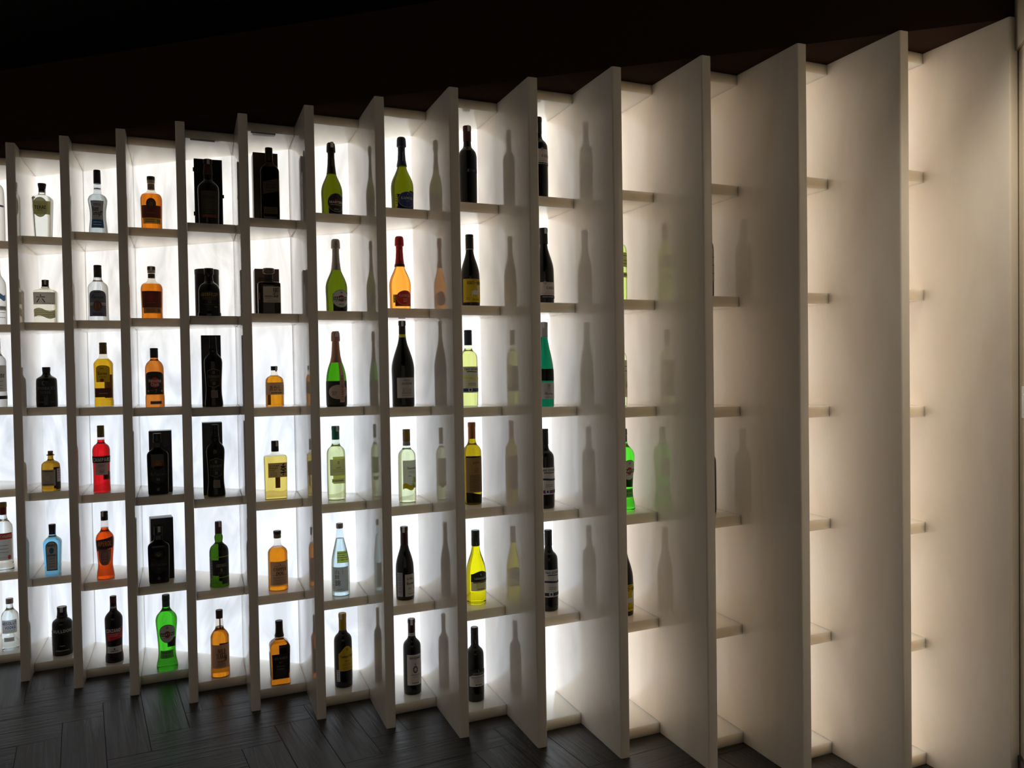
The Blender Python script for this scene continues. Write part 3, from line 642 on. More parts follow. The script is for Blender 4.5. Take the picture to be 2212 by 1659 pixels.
bottle('havana', 'rum_bottle', 'bottle', 'amber rum bottle with black label, red disc and black screw cap', [(0, .97), (.01, 1), (.19, 1), (.195, .96), (.62, .97), (.68, .96), (.745, .8), (.79, .5), (.81, .40), (.98, .38)], 'solid', 'c8742a',
       [screw(.835, .40, '0e0f10', ro=.4)],
       [('front_label', 'arch', .21, .60, 1.15, 0, '12100e', [('7', .27, .055, '8a8058', .15, .22, 'b'), *SM([.28], '6a6450', .35, .01, -.3), ('●', .27, .035, '8f8838', -.7, .2, 'h'), ('●', .27, .035, '8f8838', .85, .2, 'h')], .0), ('red_disc', 'oval', .33, .50, .50, .05, '8a1d18', [('Havana', .445, .06, 'a9a29a', 0, 1.35, 'h'), ('Club', .38, .06, 'a9a29a', 0, .85, 'h')], .0, 2), ('base_strip', 'rect', .045, .10, .62, .15, '6f665a', [*SM([.073], '1a1410', 1.1, .02)], .1)])
# ---- whiskies
def ball(key, lab, colr, win, num):
    L_ = [('front_label', 'chev', .17, .50, .95, 0, '0b0a0a', [("Ballantine's", .355, .075, '4c4a46', 0, 1.55, 'x'), (num, .255, .035, '8a8880' if num == '12' else '4c4a46', 0, .3, 'b')], .0),
          ('crest', 'rect', .47, .57, .42, 0, win, [('⚜', .52, .08, '8a7a5c', 0, .5, 'h')], .0), ('roundel', 'oval', .06, .12, .16, 0, '3c3420', (), .0)]
    return bottle(key, 'whisky_bottle', 'bottle', lab, [(0, .88), (.02, .94), (.10, .95), (.60, 1), (.67, .98), (.71, .8), (.76, .42), (.79, .40), (.85, .34), (.97, .34)], 'shell' if num == '12' else 'dark', 'b0a890' if num == '12' else '09090a',
                  [('cap', [(.85, .36), (.87, .42), (.90, .39), (.99, .39), (1, .37)], '0c0c0e', .3)], L_, n=4., dr=.62, fill=.74 if num == '12' else None, liq='5a3408', stamp=(.25 if num != '12' else 0))
ball('ball12', 'dark flat-shouldered whisky bottle showing amber window, fourth shelf down before a black box', 'x', '5c300e', '12')
ball('ballf', 'black flat-shouldered whisky bottle with sticker on cap, fifth shelf down before a black box', 'x', '14110c', '7')
bottle('ball_old', 'whisky_bottle', 'bottle', 'dark rounded whisky bottle with olive label standing in an open black case', [(0, .92), (.02, .92), (.30, .96), (.54, 1), (.60, .93), (.66, .62), (.69, .44), (.73, .42), (.93, .36)], 'dark', '090a09',
       [('stopper', [(.93, .34), (.935, .42), (.99, .44), (1, .42)], '1c1a16', .4), ('neck_foil', [(.76, .44), (.77, .46), (.92, .37)], '3c2018', .4, .2)],
       [('front_label', 'rect', .155, .50, .82, .02, '2c2a20', [("Ballantine's", .415, .05, '121208', 0, 1.35, 'x'), *SM([.36, .32, .30, .27, .24], '44402e', 1.1, .008)], .0), ('copper_strip', 'rect', .10, .145, .80, .02, '5a2c18', (), .0)], stamp=.1)
bottle('aberfeldy', 'whisky_bottle', 'bottle', 'stout black whisky bottle with gold lettering and flanged foot before a black tube', [(0, .98), (.01, 1), (.07, 1), (.085, .93), (.50, .93), (.58, .90), (.66, .74), (.71, .46), (.74, .36), (.86, .34), (.98, .36)], 'dark', '0b0b09',
       [('stopper', [(.86, .37), (.865, .42), (.99, .42), (1, .40)], '1a1916', .2)],
       [('print', 'rect', .10, .52, .95, 0, '0a0a08', [('ABERFELDY', .445, .075, '857548', 0, 1.72, 'h'), *SM([.38, .35], '4c4429', 1.3, .02), ('12', .30, .06, '6a603c', 0, .3, 'b'), *SM([.24], '4c4429', 1.0, .015), *SM([.19], '8a7a4c', .35, .02, .6)], .0)])
def glen(key, lab, num, colr, lc, liq):
    bottle(key, 'whisky_bottle', 'bottle', lab, [(0, .97), (.02, 1), (.06, .99), (.20, .86), (.36, .88), (.56, .98), (.64, 1), (.69, .92), (.73, .68), (.76, .46), (.78, .44), (.81, .46), (.83, .38), (.97, .37)], 'shell', colr,
           [('capsule', [(.83, .39), (.84, .41), (.90, .37), (.905, .39), (.99, .38), (1, .36)], '120f0e', .35)],
           [('label_border', 'shield', .27, .545, .82, 0, '6a5a34', (), .0), ('front_label', 'shield', .278, .537, .76, 0, lc, [('GLENGRANT', .43, .036, '77736a', 0, 1.35, 'b'), (num, .335, .036, '8a8678', 0, .32, 'b'), *SM([.395, .375], '55513f', .9, .007), ('❂', .49, .04, '8a7c54', 0, .25, 'h')], .0, 2),
            ('lower_label', 'rect', .13, .235, .42, .05, '6e645c', SM([.21, .19, .17, .15], '484038', .6, .006), .05), ('back_label', 'rect', .12, .56, 1.2, 3.1, '1c1008', (), .0)], fill=.79, liq=liq)
glen('glen12', 'slim dark brown whisky bottle before a dark box, third shelf down', '12', 'b8a898', '120d0c', '4c200a')
glen('glen10', 'slim olive-brown whisky bottle before a dark green box, fourth shelf down', '10', 'b4b090', '101a16', '6a4410')
bottle('ardbeg', 'whisky_bottle', 'bottle', 'dark green whisky bottle with bulb neck and maroon capsule', [(0, .98), (.02, 1), (.07, .96), (.45, .97), (.55, .97), (.61, .85), (.655, .5), (.68, .37), (.72, .42), (.77, .44), (.80, .34), (.98, .33)], 'solid', '31590e',
       [('capsule', [(.815, .36), (.985, .35), (1, .33)], '3c1414', .4)],
       [('front_label', 'rect', .185, .425, 1.1, .2, '0d0d0b', [('ARDBEG', .34, .05, '77776c', 0, 1.2, 'b'), ('5', .27, .04, '9a9a50', 0, .2, 'b'), *SM([.235, .215], '55553c', .7, .006)], .0), ('upper_line', 'rect', .465, .475, 1.5, 0, '7a9a20', (), .2), ('lower_line', 'rect', .150, .160, 1.5, .1, '7a9a20', (), .2), ('side_label', 'rect', .12, .43, .17, -.95, '6a6a6c', SM([.4, .36, .32, .28, .24, .2, .16], '3c3c3c', .22, .012), .1, 2), ('back_label', 'rect', .05, .60, 2.9, 3.14, '080a04', (), .0)], stamp=.35)
bottle('turkey', 'whisky_bottle', 'bottle', 'amber bourbon bottle with tan label and brown neck tape', [(0, .97), (.01, 1), (.13, 1), (.14, .97), (.56, .97), (.61, .96), (.67, .75), (.71, .48), (.75, .42), (.84, .37), (.98, .33)], 'shell', 'f2ece2',
       [('cap', [(.875, .36), (.99, .37), (1, .35)], '241814', .4), ('neck_tape', [(.72, .0), (.7201, .0001)], '2c1814', .5)],
       [('front_label', 'rect', .145, .50, 1.15, .1, '8f7a66', [('WILD', .40, .07, '14100e', .05, .85, 'b'), ('TURKEY', .325, .075, '14100e', .05, 1.15, 'b'), ('BOURBON', .245, .03, '2c221c', 0, .8, 'b'), *SM([.215, .20, .18], '4c3f34', .9, .006), ('★', .46, .025, '7a3a1c', 0, .1, 'h'), ('❧', .29, .10, '4a3c30', .45, .4, 'h')], .15), ('tape', 'rect', .72, .88, .16, .12, '2c1612', (), .0), ('back_label', 'rect', .16, .46, 1.1, 3.1, '4a2c10', (), .1)], fill=.745, liq='f09a24')
bottle('walker', 'whisky_bottle', 'bottle', 'square dark amber whisky bottle with slanted label before a gold box', [(0, .95), (.015, 1), (.62, 1), (.68, 1), (.73, .8), (.77, .48), (.79, .37), (.97, .36)], 'shell', 'e8dcc8',
       [('cap', [(.82, .38), (.835, .41), (.995, .40), (1, .38)], '2c2416', .35, .3)],
       [('front_label', 'slant', .34, .56, .82, .05, '3a3020', [('GOLD LABEL', .475, .03, '14100a', 0, 1.35, 'b'), ('RESERVE', .435, .03, '14100a', 0, 1.1, 'b'), *SM([.51, .39], '1c180e', 1.2, .006)], .0), ('lower_label', 'rect', .075, .17, .72, 0, '3c3222', SM([.15, .13, .11, .09], '1c160c', 1.1, .006), .0), ('back_label', 'rect', .05, .62, .9, 3.6, '1a0a06', (), .0)], fill=.72, liq='54200a', n=7.)
bottle('hibiki', 'whisky_bottle', 'bottle', 'squat faceted whisky bottle with glass stopper and cream label with a brushed character', [(0, .98), (.02, 1), (.64, 1), (.675, .98), (.70, .8), (.73, .36), (.76, .33), (.87, .36)], 'shell', 'e9e4dc',
       [('stopper', [(.885, .36), (.895, .50), (.985, .52), (1, .46)], 'd8d6d2', .1, 0, 1), ('neck_wrap', [(.76, .37), (.86, .37)], '1a1210', .4)],
       [('front_label', 'rect', .24, .585, .78, .2, 'a08f84', [('響', .46, .22, '0d0a0a', .30, .52, 'k'), ('HIBIKI', .375, .035, '1a1412', -.30, .7, 'b'), *SM([.33], '2c2420', .6, .006, -.3), *SM([.27], '5c4f48', .9, .008)], .1), ('side_label', 'rect', .30, .46, .06, -.95, '8a5a28', (), .1), ('back_label', 'rect', .05, .60, 1.1, 3.5, '1a0a04', (), .0)], fill=.665, liq='6c2c10', n=4.)
bottle('akashi', 'whisky_bottle', 'bottle', 'small round amber whisky bottle with cream brush-lettered label and black cap', [(0, .96), (.02, 1), (.06, 1), (.62, 1), (.69, .93), (.74, .72), (.775, .42), (.81, .34), (.98, .33)], 'shell', 'f3f0ea',
       [('cap', [(.895, .36), (.99, .37), (1, .35)], '101012', .4)],
       [('front_label', 'rect', .30, .60, 1.4, .2, '9d8a76', [('あかし', .46, .13, '0f0c0a', -.18, 1.3, 'k'), ('◎', .47, .13, '4c3f36', .95, .3, 'h'), *SM([.345], '3c3028', 1.3, .02)], .25), ('back_label', 'rect', .05, .30, .22, -.75, '6a3c10', (), .1, -3)], fill=.775, liq='f6a420', stamp=.5)
bottle('toki', 'whisky_bottle', 'bottle', 'pale yellow rectangular whisky bottle with black capsule and brushed character label', [(0, .94), (.015, .97), (.68, 1), (.725, 1), (.75, .9), (.765, .4), (.80, .30), (.98, .30)], 'shell', 'f6f5ea',
       [('capsule', [(.815, .31), (.82, .33), (.99, .32), (1, .30)], '0c0c0e', .4)],
       [('front_label', 'rect', .375, .625, .85, .18, '97896a', [('SUNTORY', .575, .032, '16120c', -.33, .85, 'b'), ('WHISKY', .535, .032, '16120c', -.38, .75, 'b'), ('TOKI', .495, .03, '7a4028', -.5, .48, 'b'), ('季', .505, .20, '0a0a0a', .45, .52, 'k'), *SM([.46, .44, .42, .40], '5c523c', .6, .006, -.4), ('■', .40, .018, '7a2a20', .72, .06, 'h')], .2), ('back_label', 'rect', .17, .37, .55, 3.0, '5c3c10', SM([.33, .30, .27, .24], '8a6a20', .9, .008), .15)], n=7., dr=.55, fill=.74, liq='f8e080', stamp=.45)
bottle('copper', 'whisky_bottle', 'bottle', 'round amber whisky bottle with tan label and black-topped cork stopper', [(0, .97), (.02, 1), (.06, .98), (.58, .98), (.64, .98), (.69, .85), (.73, .55), (.76, .37), (.80, .32), (.92, .32)], 'shell', 'f3f1ec',
       [('stopper', [(.945, .37), (.95, .39), (.99, .39), (1, .37)], '141414', .4), ('stopper_collar', [(.875, .35), (.88, .37), (.94, .37)], '5c5442', .5)],
       [('front_label', 'rect', .095, .50, 1.1, .15, '8c7c6a', [('COPPER', .37, .06, '18120e', 0, 1.35, 'b'), ('DOG', .30, .06, '18120e', 0, .85, 'b'), *SM([.265, .235, .215, .19, .17, .145, .125], '3c3228', 1.5, .006), ('▲', .455, .025, '2c241c', 0, .12, 'h'), *SM([.425], '4c4034', 1.2, .006)], .18)], fill=.725, liq='f2961c')
bottle('jack', 'whisky_bottle', 'bottle', 'square amber whiskey bottle with black label and black cap, lowest shelf', [(0, .93), (.015, .97), (.06, .95), (.075, .92), (.56, 1), (.61, 1), (.66, .82), (.70, .50), (.73, .43), (.80, .40), (.97, .34)], 'shell', 'efe8dc',
       [('capsule', [(.745, .46), (.755, .47), (.82, .38), (.87, .36), (.99, .37), (1, .35)], '0c0c0d', .4)],
       [('front_label', 'rect', .10, .50, .84, 0, '0d0c0c', [('JACK DANIEL’S', .43, .045, '6c6a66', 0, 1.35, 'b'), ('No.7', .365, .032, '6c6a66', 0, .35, 'b'), ('Tennessee', .31, .036, '6a6864', 0, .85, 'x'), ('WHISKEY', .255, .03, '6a6864', 0, .8, 'b'), *SM([.22, .195, .17, .14], '55534e', 1.1, .007)], .0), ('side_label', 'rect', .10, .50, .6, -1.9, '131210', (), .0), ('back_label', 'rect', .10, .52, .84, 3.6, '0d0806', (), .0)], fill=.72, liq='e08a20', n=8.)
# ---- sparkling
def spark(key, lab, body_c, foil_c, neck_t, lc, lb, name_c, foil_z, prof=PROS, rm=.6, style='solid', ntc='9a9a9a', sub=None):
    z0, z1 = lb[0]
    bottle(key, 'sparkling_wine_bottle', 'bottle', lab, prof, style, body_c, [foil(foil_z, foil_c, r0=.46, me=rm)],
           [('label_border', 'oval', z0, z1, .88, lb[1], name_c[0], (), .05), ('front_label', 'oval', z0 + .007, z1 - .007, .84, lb[1], lc, [*name_c[1]], .05, 2), ('neck_print', 'rect', .67, .80, .15, .05, foil_c, [(neck_t, .735, .12, ntc, 0, .16, 'h', 1)], .0, 6), *(sub or []), ('back_label', 'rect', .03, .27, 2.7, 3.14, '0b0c04', (), .0)], stamp=(.1 if key == 'martini_brut' else 0))
spark('martini_brut', 'olive-green sparkling wine bottle with black foil and black round label', '485004', '16120f', 'BRUT', '131110', ((.05, .30), .3), ('6c6862', [*SM([.145], '8a8680', 1.2, .008), ('BRUT', .085, .018, '8a8680', 0, .5, 'h')]), .575, rm=.2, ntc='6c5c40', sub=[('red_ball', 'oval', .135, .225, .30, .3, '4c1410', (), .0, 3), ('name_bar', 'rect', .158, .202, .74, .3, '100e0d', [('MARTINI', .18, .032, 'b5b0aa', 0, 1.35, 'h')], .0, 4)])
spark('martini_asti', 'olive-green sparkling wine bottle with silver foil and white round label', '4c5c08', '8a8680', 'ASTI', 'a19e98', ((.055, .30), .3), ('55504a', [*SM([.145], '55504c', 1.2, .008), ('ASTI', .10, .022, '3a3632', 0, .5, 'h'), ('❀', .26, .035, '4a4642', 0, .25, 'h')]), .575, ntc='14120f', sub=[('red_ball', 'oval', .135, .225, .32, .3, '7c1814', (), .0, 3), ('name_bar', 'rect', .158, .202, .74, .3, '16120f', [('MARTINI', .18, .032, 'c9c5bf', 0, 1.35, 'h')], .0, 4)])
bottle('chandon', 'sparkling_wine_bottle', 'bottle', 'bright green sparkling wine bottle with rose foil and pale vertical label strip', CHAM, 'solid', '3a8a0c', [('foil', [(.585, .60), (.60, .565), (.67, .455), (.77, .385), (.862, .345), (.872, .43), (.94, .42), (.98, .39), (1, .30)], '8f6a5c', .35, .5)],
       [('dark_field', 'rect', .02, .335, 3.14, 0, '0b1208', (), .0), ('front_label', 'oval', .10, .29, 1.0, .05, '8a7a74', [('ROSÉ CUVÉE', .20, .02, '2c2422', -.42, .5, 'b'), *SM([.18, .16], '4c403c', .4, .006, -.42), *SM([.22, .20], '4c403c', .35, .008, .65)], .05, 2), ('vertical_strip', 'rect', .055, .585, .26, .42, '9a7868', [('CHANDON', .245, .33, '4c342c', 0, .26, '', 1)], .1, 5)], stamp=.1)
spark('gancia_blue', 'olive-green sparkling wine bottle with dark blue foil and blue round label', '4c5404', '232c3c', 'GANCIA', '1b2a52', ((.045, .255), .25), ('5c6680', [('GANCIA', .17, .034, 'a9aab2', 0, 1.15, 'b'), ('ASTI', .13, .018, '55649a', 0, .35, 'b'), ('★', .225, .02, '8a8c9a', 0, .12, 'h')]), .61, ntc='8a90a0', rm=.4, sub=[('yellow_tag', 'rect', .06, .21, .12, -.78, 'a99a2c', SM([.19, .16, .13, .10], '4c4210', .18, .01), .1, 3)])
bottle('gancia_rose', 'sparkling_wine_bottle', 'bottle', 'orange-pink sparkling wine bottle with red foil and red round label', PROS, 'solid', 'f0a23c', [foil(.60, '8a1a20', r0=.44, me=.4), ('neck_band', [(.585, .475), (.62, .455)], '1a0c0c', .4)],
       [('label_border', 'oval', .055, .255, .86, .25, 'a06a5c', (), .1), ('front_label', 'oval', .062, .248, .82, .25, '8c2418', [('GANCIA', .185, .034, 'b9a298', 0, 1.15, 'b'), ('ROSÉ', .14, .02, 'b9a298', 0, .4, 'b'), ('BRUT', .11, .02, 'b9a298', 0, .4, 'b')], .12, 2), ('neck_print', 'rect', .67, .82, .13, .05, '8a1a20', [('GANCIA', .745, .14, 'b98a88', 0, .15, 'b', 1)], .0, 6), ('back_label', 'rect', .06, .22, 1.5, 3.14, '5a2410', (), .1), ('yellow_tag', 'rect', .09, .20, .12, -.80, 'a99020', SM([.17, .14, .11], '3c3010', .18, .01), .1, 3)])
# ---- still wines
PALE = 'eef0b4'
bottle('gavi', W_, 'bottle', 'pale green white-wine bottle with teal capsule and buff label', BORD, 'shell', 'f0f5ee', [capsule(.815, .38, c='1e5c4c', me=.2)],
       [('front_label', 'rect', .335, .555, .95, .1, 'a9a878', [('GAVI', .44, .026, '4c4a34', 0, .5, 'b'), *SM([.41, .385], '77754c', 1.2, .006), ('❂', .51, .04, '3a3c34', 0, .2, 'h')], .6), ('lower_label', 'rect', .24, .29, .72, .1, 'b0b084', [*SM([.265], '6c6a3c', 1.2, .012)], .6), ('back_label', 'rect', .20, .57, 1.25, 3.14, '8a8c50', (), .6)], fill=.76, liq='f1f2c4', stamp=.3)
bottle('sake', 'sake_bottle', 'bottle', 'pale blue-tinted sake bottle with grey cap and white brush-lettered label', [(0, .94), (.015, 1), (.42, 1), (.52, .93), (.62, .77), (.72, .58), (.80, .44), (.88, .36), (.97, .32)], 'shell', 'ecf5f8',
       [('cap', [(.93, .35), (.94, .38), (.99, .38), (1, .36)], '77736e', .35, .5)],
       [('front_label', 'rect', .07, .41, .98, -.2, '9c9a94', [('山', .345, .055, '0c0c0c', -.35, .45, 'k'), ('田', .275, .055, '0c0c0c', -.35, .42, 'k'), ('錦', .19, .085, '0c0c0c', -.3, .6, 'k'), ('い', .375, .02, '1c1c1c', .28, .14, 'k'), ('の', .35, .02, '1c1c1c', .28, .14, 'k'), ('土', .325, .02, '1c1c1c', .28, .14, 'k'), ('□', .14, .05, '9a4a40', -.78, .2, 'h'), *SM([.10], '5c5a56', .6, .006)], .3), ('back_label', 'rect', .42, .58, .62, 2.9, '97a23c', SM([.55, .52, .49, .46], '5c6a24', 1.0, .01), .5)], fill=.79, liq='edf7f8')
bottle('campo', W_, 'bottle', 'dark red-wine bottle with yellow capsule and yellow label', BORD, 'dark', '0d0a0b', [capsule(.77, .39, c='8f7210', ro=.45)],
       [('front_label', 'hump', .235, .575, .98, .3, '8f7814', [('Campo Viejo', .43, .045, '2c2408', 0, 1.6, 'b'), ('RIOJA', .37, .022, '3c3210', 0, .5, 'b'), ('⚙', .53, .04, '2c2408', 0, .25, 'h'), *SM([.33, .31, .28, .26], '5c4c14', 1.0, .006)], .05), ('side_label', 'rect', .09, .25, .22, -.75, '8a8a8c', SM([.23, .2, .17, .14, .11], '3c3c3e', .3, .008), .1)], stamp=-.5)
bottle('janasse', W_, 'bottle', 'large dark magnum bottle with yellow neck ring and grey label', [(0, .93), (.01, .97), (.30, .97), (.43, 1), (.50, .95), (.58, .80), (.66, .60), (.73, .42), (.79, .33), (.85, .28), (.985, .27)], 'dark', '07080a', [('capsule', [(.845, .30), (.94, .29), (.945, .32), (.985, .32), (1, .30)], '141312', .4)],
       [('neck_ring', 'rect', .805, .84, 3.14, 0, '8a8c10', (), .0), ('front_label', 'rect', .10, .335, .92, .12, '8a8886', [('DOMAINE', .305, .016, '26262a', 0, .55, 'b'), ('JANASSE', .265, .026, '1c1c20', 0, .95, 'b'), ('≋', .19, .045, '5c5c60', 0, .8, 'h'), *SM([.16, .15, .13], '6c6c70', .95, .006), *SM([.283], '55555a', .2, .004)], .05)], stamp=-.15)
bottle('danzante', W_, 'bottle', 'pale white-wine bottle with olive-gold cap and cream label with green sprig', BORD, 'shell', 'f0f5ee', [screw(.83, .40, '6c5c20', ro=.4, me=.2), ('neck_band', [(.775, .42), (.78, .43), (.825, .41)], '77747c', .4)],
       [('front_label', 'rect', .20, .58, .92, .22, 'b0aea0', [('Danzante', .475, .035, '2c2c2c', .12, 1.1, 'b'), *SM([.43, .41], '77756a', .7, .006, .1), ('Italia', .37, .025, '55534a', -.15, .35, 'x'), ('❧', .31, .09, '6a8a1c', .40, .5, 'h'), ('❧', .23, .07, '4c7a1c', .25, .5, 'h')], .4), ('orange_wash', 'wave', .17, .27, .62, -.1, 'b98a14', (), .35, 2)], fill=.745, liq='f3f3d2')
bottle('baron', W_, 'bottle', 'dark wine bottle with deep red capsule and cream lettered label with a small figure', BURG, 'dark', '0e070a', [capsule(.72, .40, .38, c='2c0c12')],
       [('front_label', 'rect', .055, .36, .78, .55, '8c8880', [('Le Petit', .30, .034, '161412', -.20, .75, 'b'), ('Baron', .235, .036, '161412', -.18, .85, 'b'), ('2019', .165, .024, '3c3834', -.25, .4, 'x'), ('♟', .22, .15, '1a1816', .5, .25, 'h'), *SM([.09], '4c4844', .9, .008)], .08), ('side_label', 'rect', .055, .385, .34, -.82, '77757c', SM([.36, .34, .32, .30, .28, .25, .23, .21, .18, .16, .13, .11], '44444c', .5, .006), .1)], stamp=-.35)
bottle('nipozzano', W_, 'bottle', 'dark wine bottle with maroon capsule, white neck band and tall grey-white label', BORD, 'dark', '0d0c0b', [capsule(.83, .38, c='2c0f10'), ('neck_band', [(.775, .415), (.78, .42), (.82, .41)], '8a8886', .4)],
       [('front_label', 'rect', .135, .545, .95, .12, '8c8a86', [('NIPOZZANO', .50, .032, '161616', 0, 1.25, 'h'), ('❂', .345, .095, '1c1c1c', 0, .55, 'h'), ('♕', .415, .035, '3c3c3c', 0, .25, 'h'), *SM([.275], '3a3a3a', 1.0, .007), *SM([.255, .24], '77757a', .6, .005), *SM([.165], '2c2c2c', .8, .010)], .08)], stamp=-.2)
bottle('jaboulet', W_, 'bottle', 'tall dark wine bottle with deep red capsule and no paper label', [(0, .9), (.012, .97), (.60, 1), (.63, .99), (.68, .87), (.71, .66), (.735, .46), (.78, .40), (.985, .38)], 'dark', '090909', [capsule(.81, .40, c='3a0c0e')],
       [('print', 'rect', .41, .45, .8, .3, '0a0a0a', [('J', .43, .032, '6c6a66', -.55, 0, 'b'), ('DOIX', .43, .03, '55534f', .35, .75, 'b')], .0)], stamp=.1)
def goats(key, lab):
    bottle(key, W_, 'bottle', lab, BURG, 'dark', '0a0a09', [screw(.80, .40, '0f100e'), ('neck_band', [(.79, .43), (.80, .43)], '8a8c86', .4)],
           [('front_label', 'rect', .06, .38, 1.3, .2, '97820f', [('GOATS', .325, .045, '26200a', -.45, .75, 'h'), ('do', .33, .022, '26200a', .05, .16, 'h'), ('ROAM', .325, .045, '26200a', .55, .65, 'h'), ('Red Blend', .10, .026, '3c300c', .15, .9, 'x'), *SM([.365], '4c400c', .6, .006), *SM([.12, .10], '55480f', .35, .006, -.75)], .08),
            ('goat_body', 'oval', .16, .225, .42, .22, 'a9a68c', (), .0, 3), ('goat_neck', 'slant', .19, .265, .13, .60, 'a9a68c', (), .0, 3), ('goat_legs', 'rect', .135, .19, .06, -.12, 'a9a68c', (), .0, 3), ('goat_legs', 'rect', .135, .19, .06, .55, 'a9a68c', (), .0, 3), ('goat_horn', 'arch', .245, .285, .12, .52, 'a9a68c', (), .0, 3)])
goats('goats', 'dark wine bottle with yellow goat label, second shelf down')
goats('goats_b', 'dark wine bottle with yellow label mostly hidden behind a fin')
def oceans(key, lab, colr, style, capc, **kw):
    ink = '161a26'
    bottle(key, W_, 'bottle', lab, BORD, style, colr, [screw(.80, .40, capc)],
           [('front_label', 'rect', .18, .52, 1.35, .1, '8d8b88', [('TWO OCEANS', .485, .03, ink, .0, 1.75, 'h'), *SM([.30, .28], '55545a', .9, .007)], .1), ('swoosh', 'wave', .445, .46, .6, .1, ink, (), .0, 2), ('wave_band', 'wave', .35, .385, 1.35, .1, kw.get('wave', '14182a'), (), .0, 2), ('base_band', 'rect', .195, .235, 1.35, .1, kw.get('base', '1a2a4a'), (), .0, 2), ('compass', 'oval', .185, .25, .22, -.15, '9a9aa2', [('●', .217, .035, '26305c', 0, .25, 'h')], .1, 4)], fill=kw.get('fill'), liq=kw.get('liq'))
oceans('oceans_white', 'pale white-wine bottle with navy cap and wavy grey label', 'f0f4e6', 'shell', '141c2e', fill=.76, liq='f2f0a8', wave='a99a3c', base='1a2c50')
oceans('oceans_a', 'dark wine bottle with wavy grey and violet label, fourth shelf down', '0a090b', 'dark', '1a1420', base='3c1c44')
oceans('oceans_b', 'dark wine bottle with wavy grey and blue label, fifth shelf down', '09090b', 'dark', '12141c', base='101018')
bottle('gewurz', W_, 'bottle', 'olive-yellow wine bottle with copper capsule and tall brown label', BORD, 'solid', 'a08a10', [capsule(.80, .37, c='8a5534', me=.6, ro=.3)],
       [('front_label', 'rect', .15, .575, 1.1, .05, '6c5638', [('gewürz', .515, .04, '141008', .1, .8, 'x'), *SM([.44, .42, .40], '4c3c24', .5, .006, .1), *SM([.36, .345, .33, .315, .30, .285, .27, .255, .24, .225, .21, .195, .18], '3c2f1c', 1.3, .006)], .25), ('back_label', 'rect', .13, .575, 1.6, 3.14, '2c2410', (), .0), ('base_patch', 'hump', .0, .13, 1.0, 3.14, '0f0e06', (), .0)])  # dark hump-shaped patch low on the back of the glass
bottle('linde_white', W_, 'bottle', 'yellow white-wine bottle with dark green cap and grey label under a dark crest', BURG, 'solid', 'dcd410', [('screw_cap', [(.785, .40), (.79, .43), (.90, .42), (.905, .40), (.91, .42), (.99, .42), (1, .39)], '101814', .35)],
       [('front_label', 'rect', .19, .42, 1.05, .2, '97958c', [*SM([.305], '3a3a36', 1.6, .016), *SM([.28, .26, .24], '77756c', 1.0, .006), *SM([.215], '2c2c2a', .8, .012)], .2), ('crest', 'hump', .315, .46, 1.05, .2, '0f1414', [('L', .415, .03, 'b5b5ac', 0, .16, 'b'), ('LINDEMAN’S', .36, .026, 'b5b5ac', 0, 1.35, 'b')], .0, 2), ('cap_mark', 'rect', .80, .84, .14, -.1, '101814', [('L', .82, .04, 'a9a9a0', 0, .14, 'b')], .0, 8)])
bottle('linde_red', W_, 'bottle', 'dark wine bottle with dark cap and grey label, lowest shelf', BORD, 'dark', '0a0b0b', [('screw_cap', [(.765, .42), (.77, .44), (.90, .42), (.905, .40), (.91, .43), (.99, .42), (1, .39)], '0e1414', .35)],
       [('front_label', 'hump', .215, .405, 1.1, .1, '8a8886', [('PREMIER SELECTION', .34, .022, '2c2c2e', 0, 1.7, 'b'), *SM([.31, .29, .27], '5c5c5e', 1.1, .006), *SM([.24], '2c2c2e', .8, .012)], .08), ('crest', 'hump', .37, .46, 1.0, .1, '0c0e0e', [('L', .43, .028, '8a8a86', 0, .16, 'b'), ('LINDEMAN’S', .395, .024, '77777a', 0, 1.35, 'b')], .0, 2), ('cap_mark', 'rect', .79, .83, .14, -.1, '0e1414', [('L', .81, .04, 'a9a9a6', 0, .14, 'b')], .0, 8)])
bottle('camas', W_, 'bottle', 'tall dark wine bottle with high grey label, top shelf', BORD, 'dark', '0a0909', [capsule(.80, .39, c='120f14')],
       [('front_label', 'rect', .44, .60, 1.2, .1, '8c8784', [('CAMAS', .52, .035, '2c2c30', .45, 1.15, 'b'), ('✿', .60, .04, '77747a', -.05, .3, 'h'), *SM([.46], '77747a', 1.2, .006)], .08), ('lower_print', 'rect', .41, .44, 1.2, .1, '0d0c0d', [*SM([.425], '77777c', 1.4, .012)], .0)])
bottle('camas_noir', W_, 'bottle', 'dark red-wine bottle with low grey label and sloping shoulders, second shelf down', BURG, 'dark', '0e070a', [capsule(.79, .42, .40, c='0f0e10')],
       [('front_label', 'rect', .11, .28, 1.2, .05, '8c8784', [('CAMAS', .205, .036, '2c2c30', .25, .95, 'b'), ('✿', .275, .045, '77747a', -.35, .35, 'h'), *SM([.135], '77747a', 1.4, .006)], .08), ('lower_print', 'rect', .07, .105, 1.2, .05, '0d0c0d', [*SM([.088], '77777c', 1.2, .012)], .0)], stamp=.15)
bottle('riesling', W_, 'bottle', 'tall emerald green wine bottle with white capsule and grey label', FLUT, 'solid', '044a30', [capsule(.82, .42, .41, c='8c8a8c')],
       [('front_label', 'rect', .09, .285, 1.15, .1, '8c8a8c', [('DR', .245, .035, '55545c', 0, .3, 'b'), ('Riesling', .15, .05, '2c2c34', 0, 1.0, 'x'), *SM([.215, .19], '77757c', .35, .006), *SM([.11], '77757c', .9, .005)], .15), ('back_label', 'rect', .30, .44, 2.4, 3.14, '04140c', (), .0)], stamp=-.3)
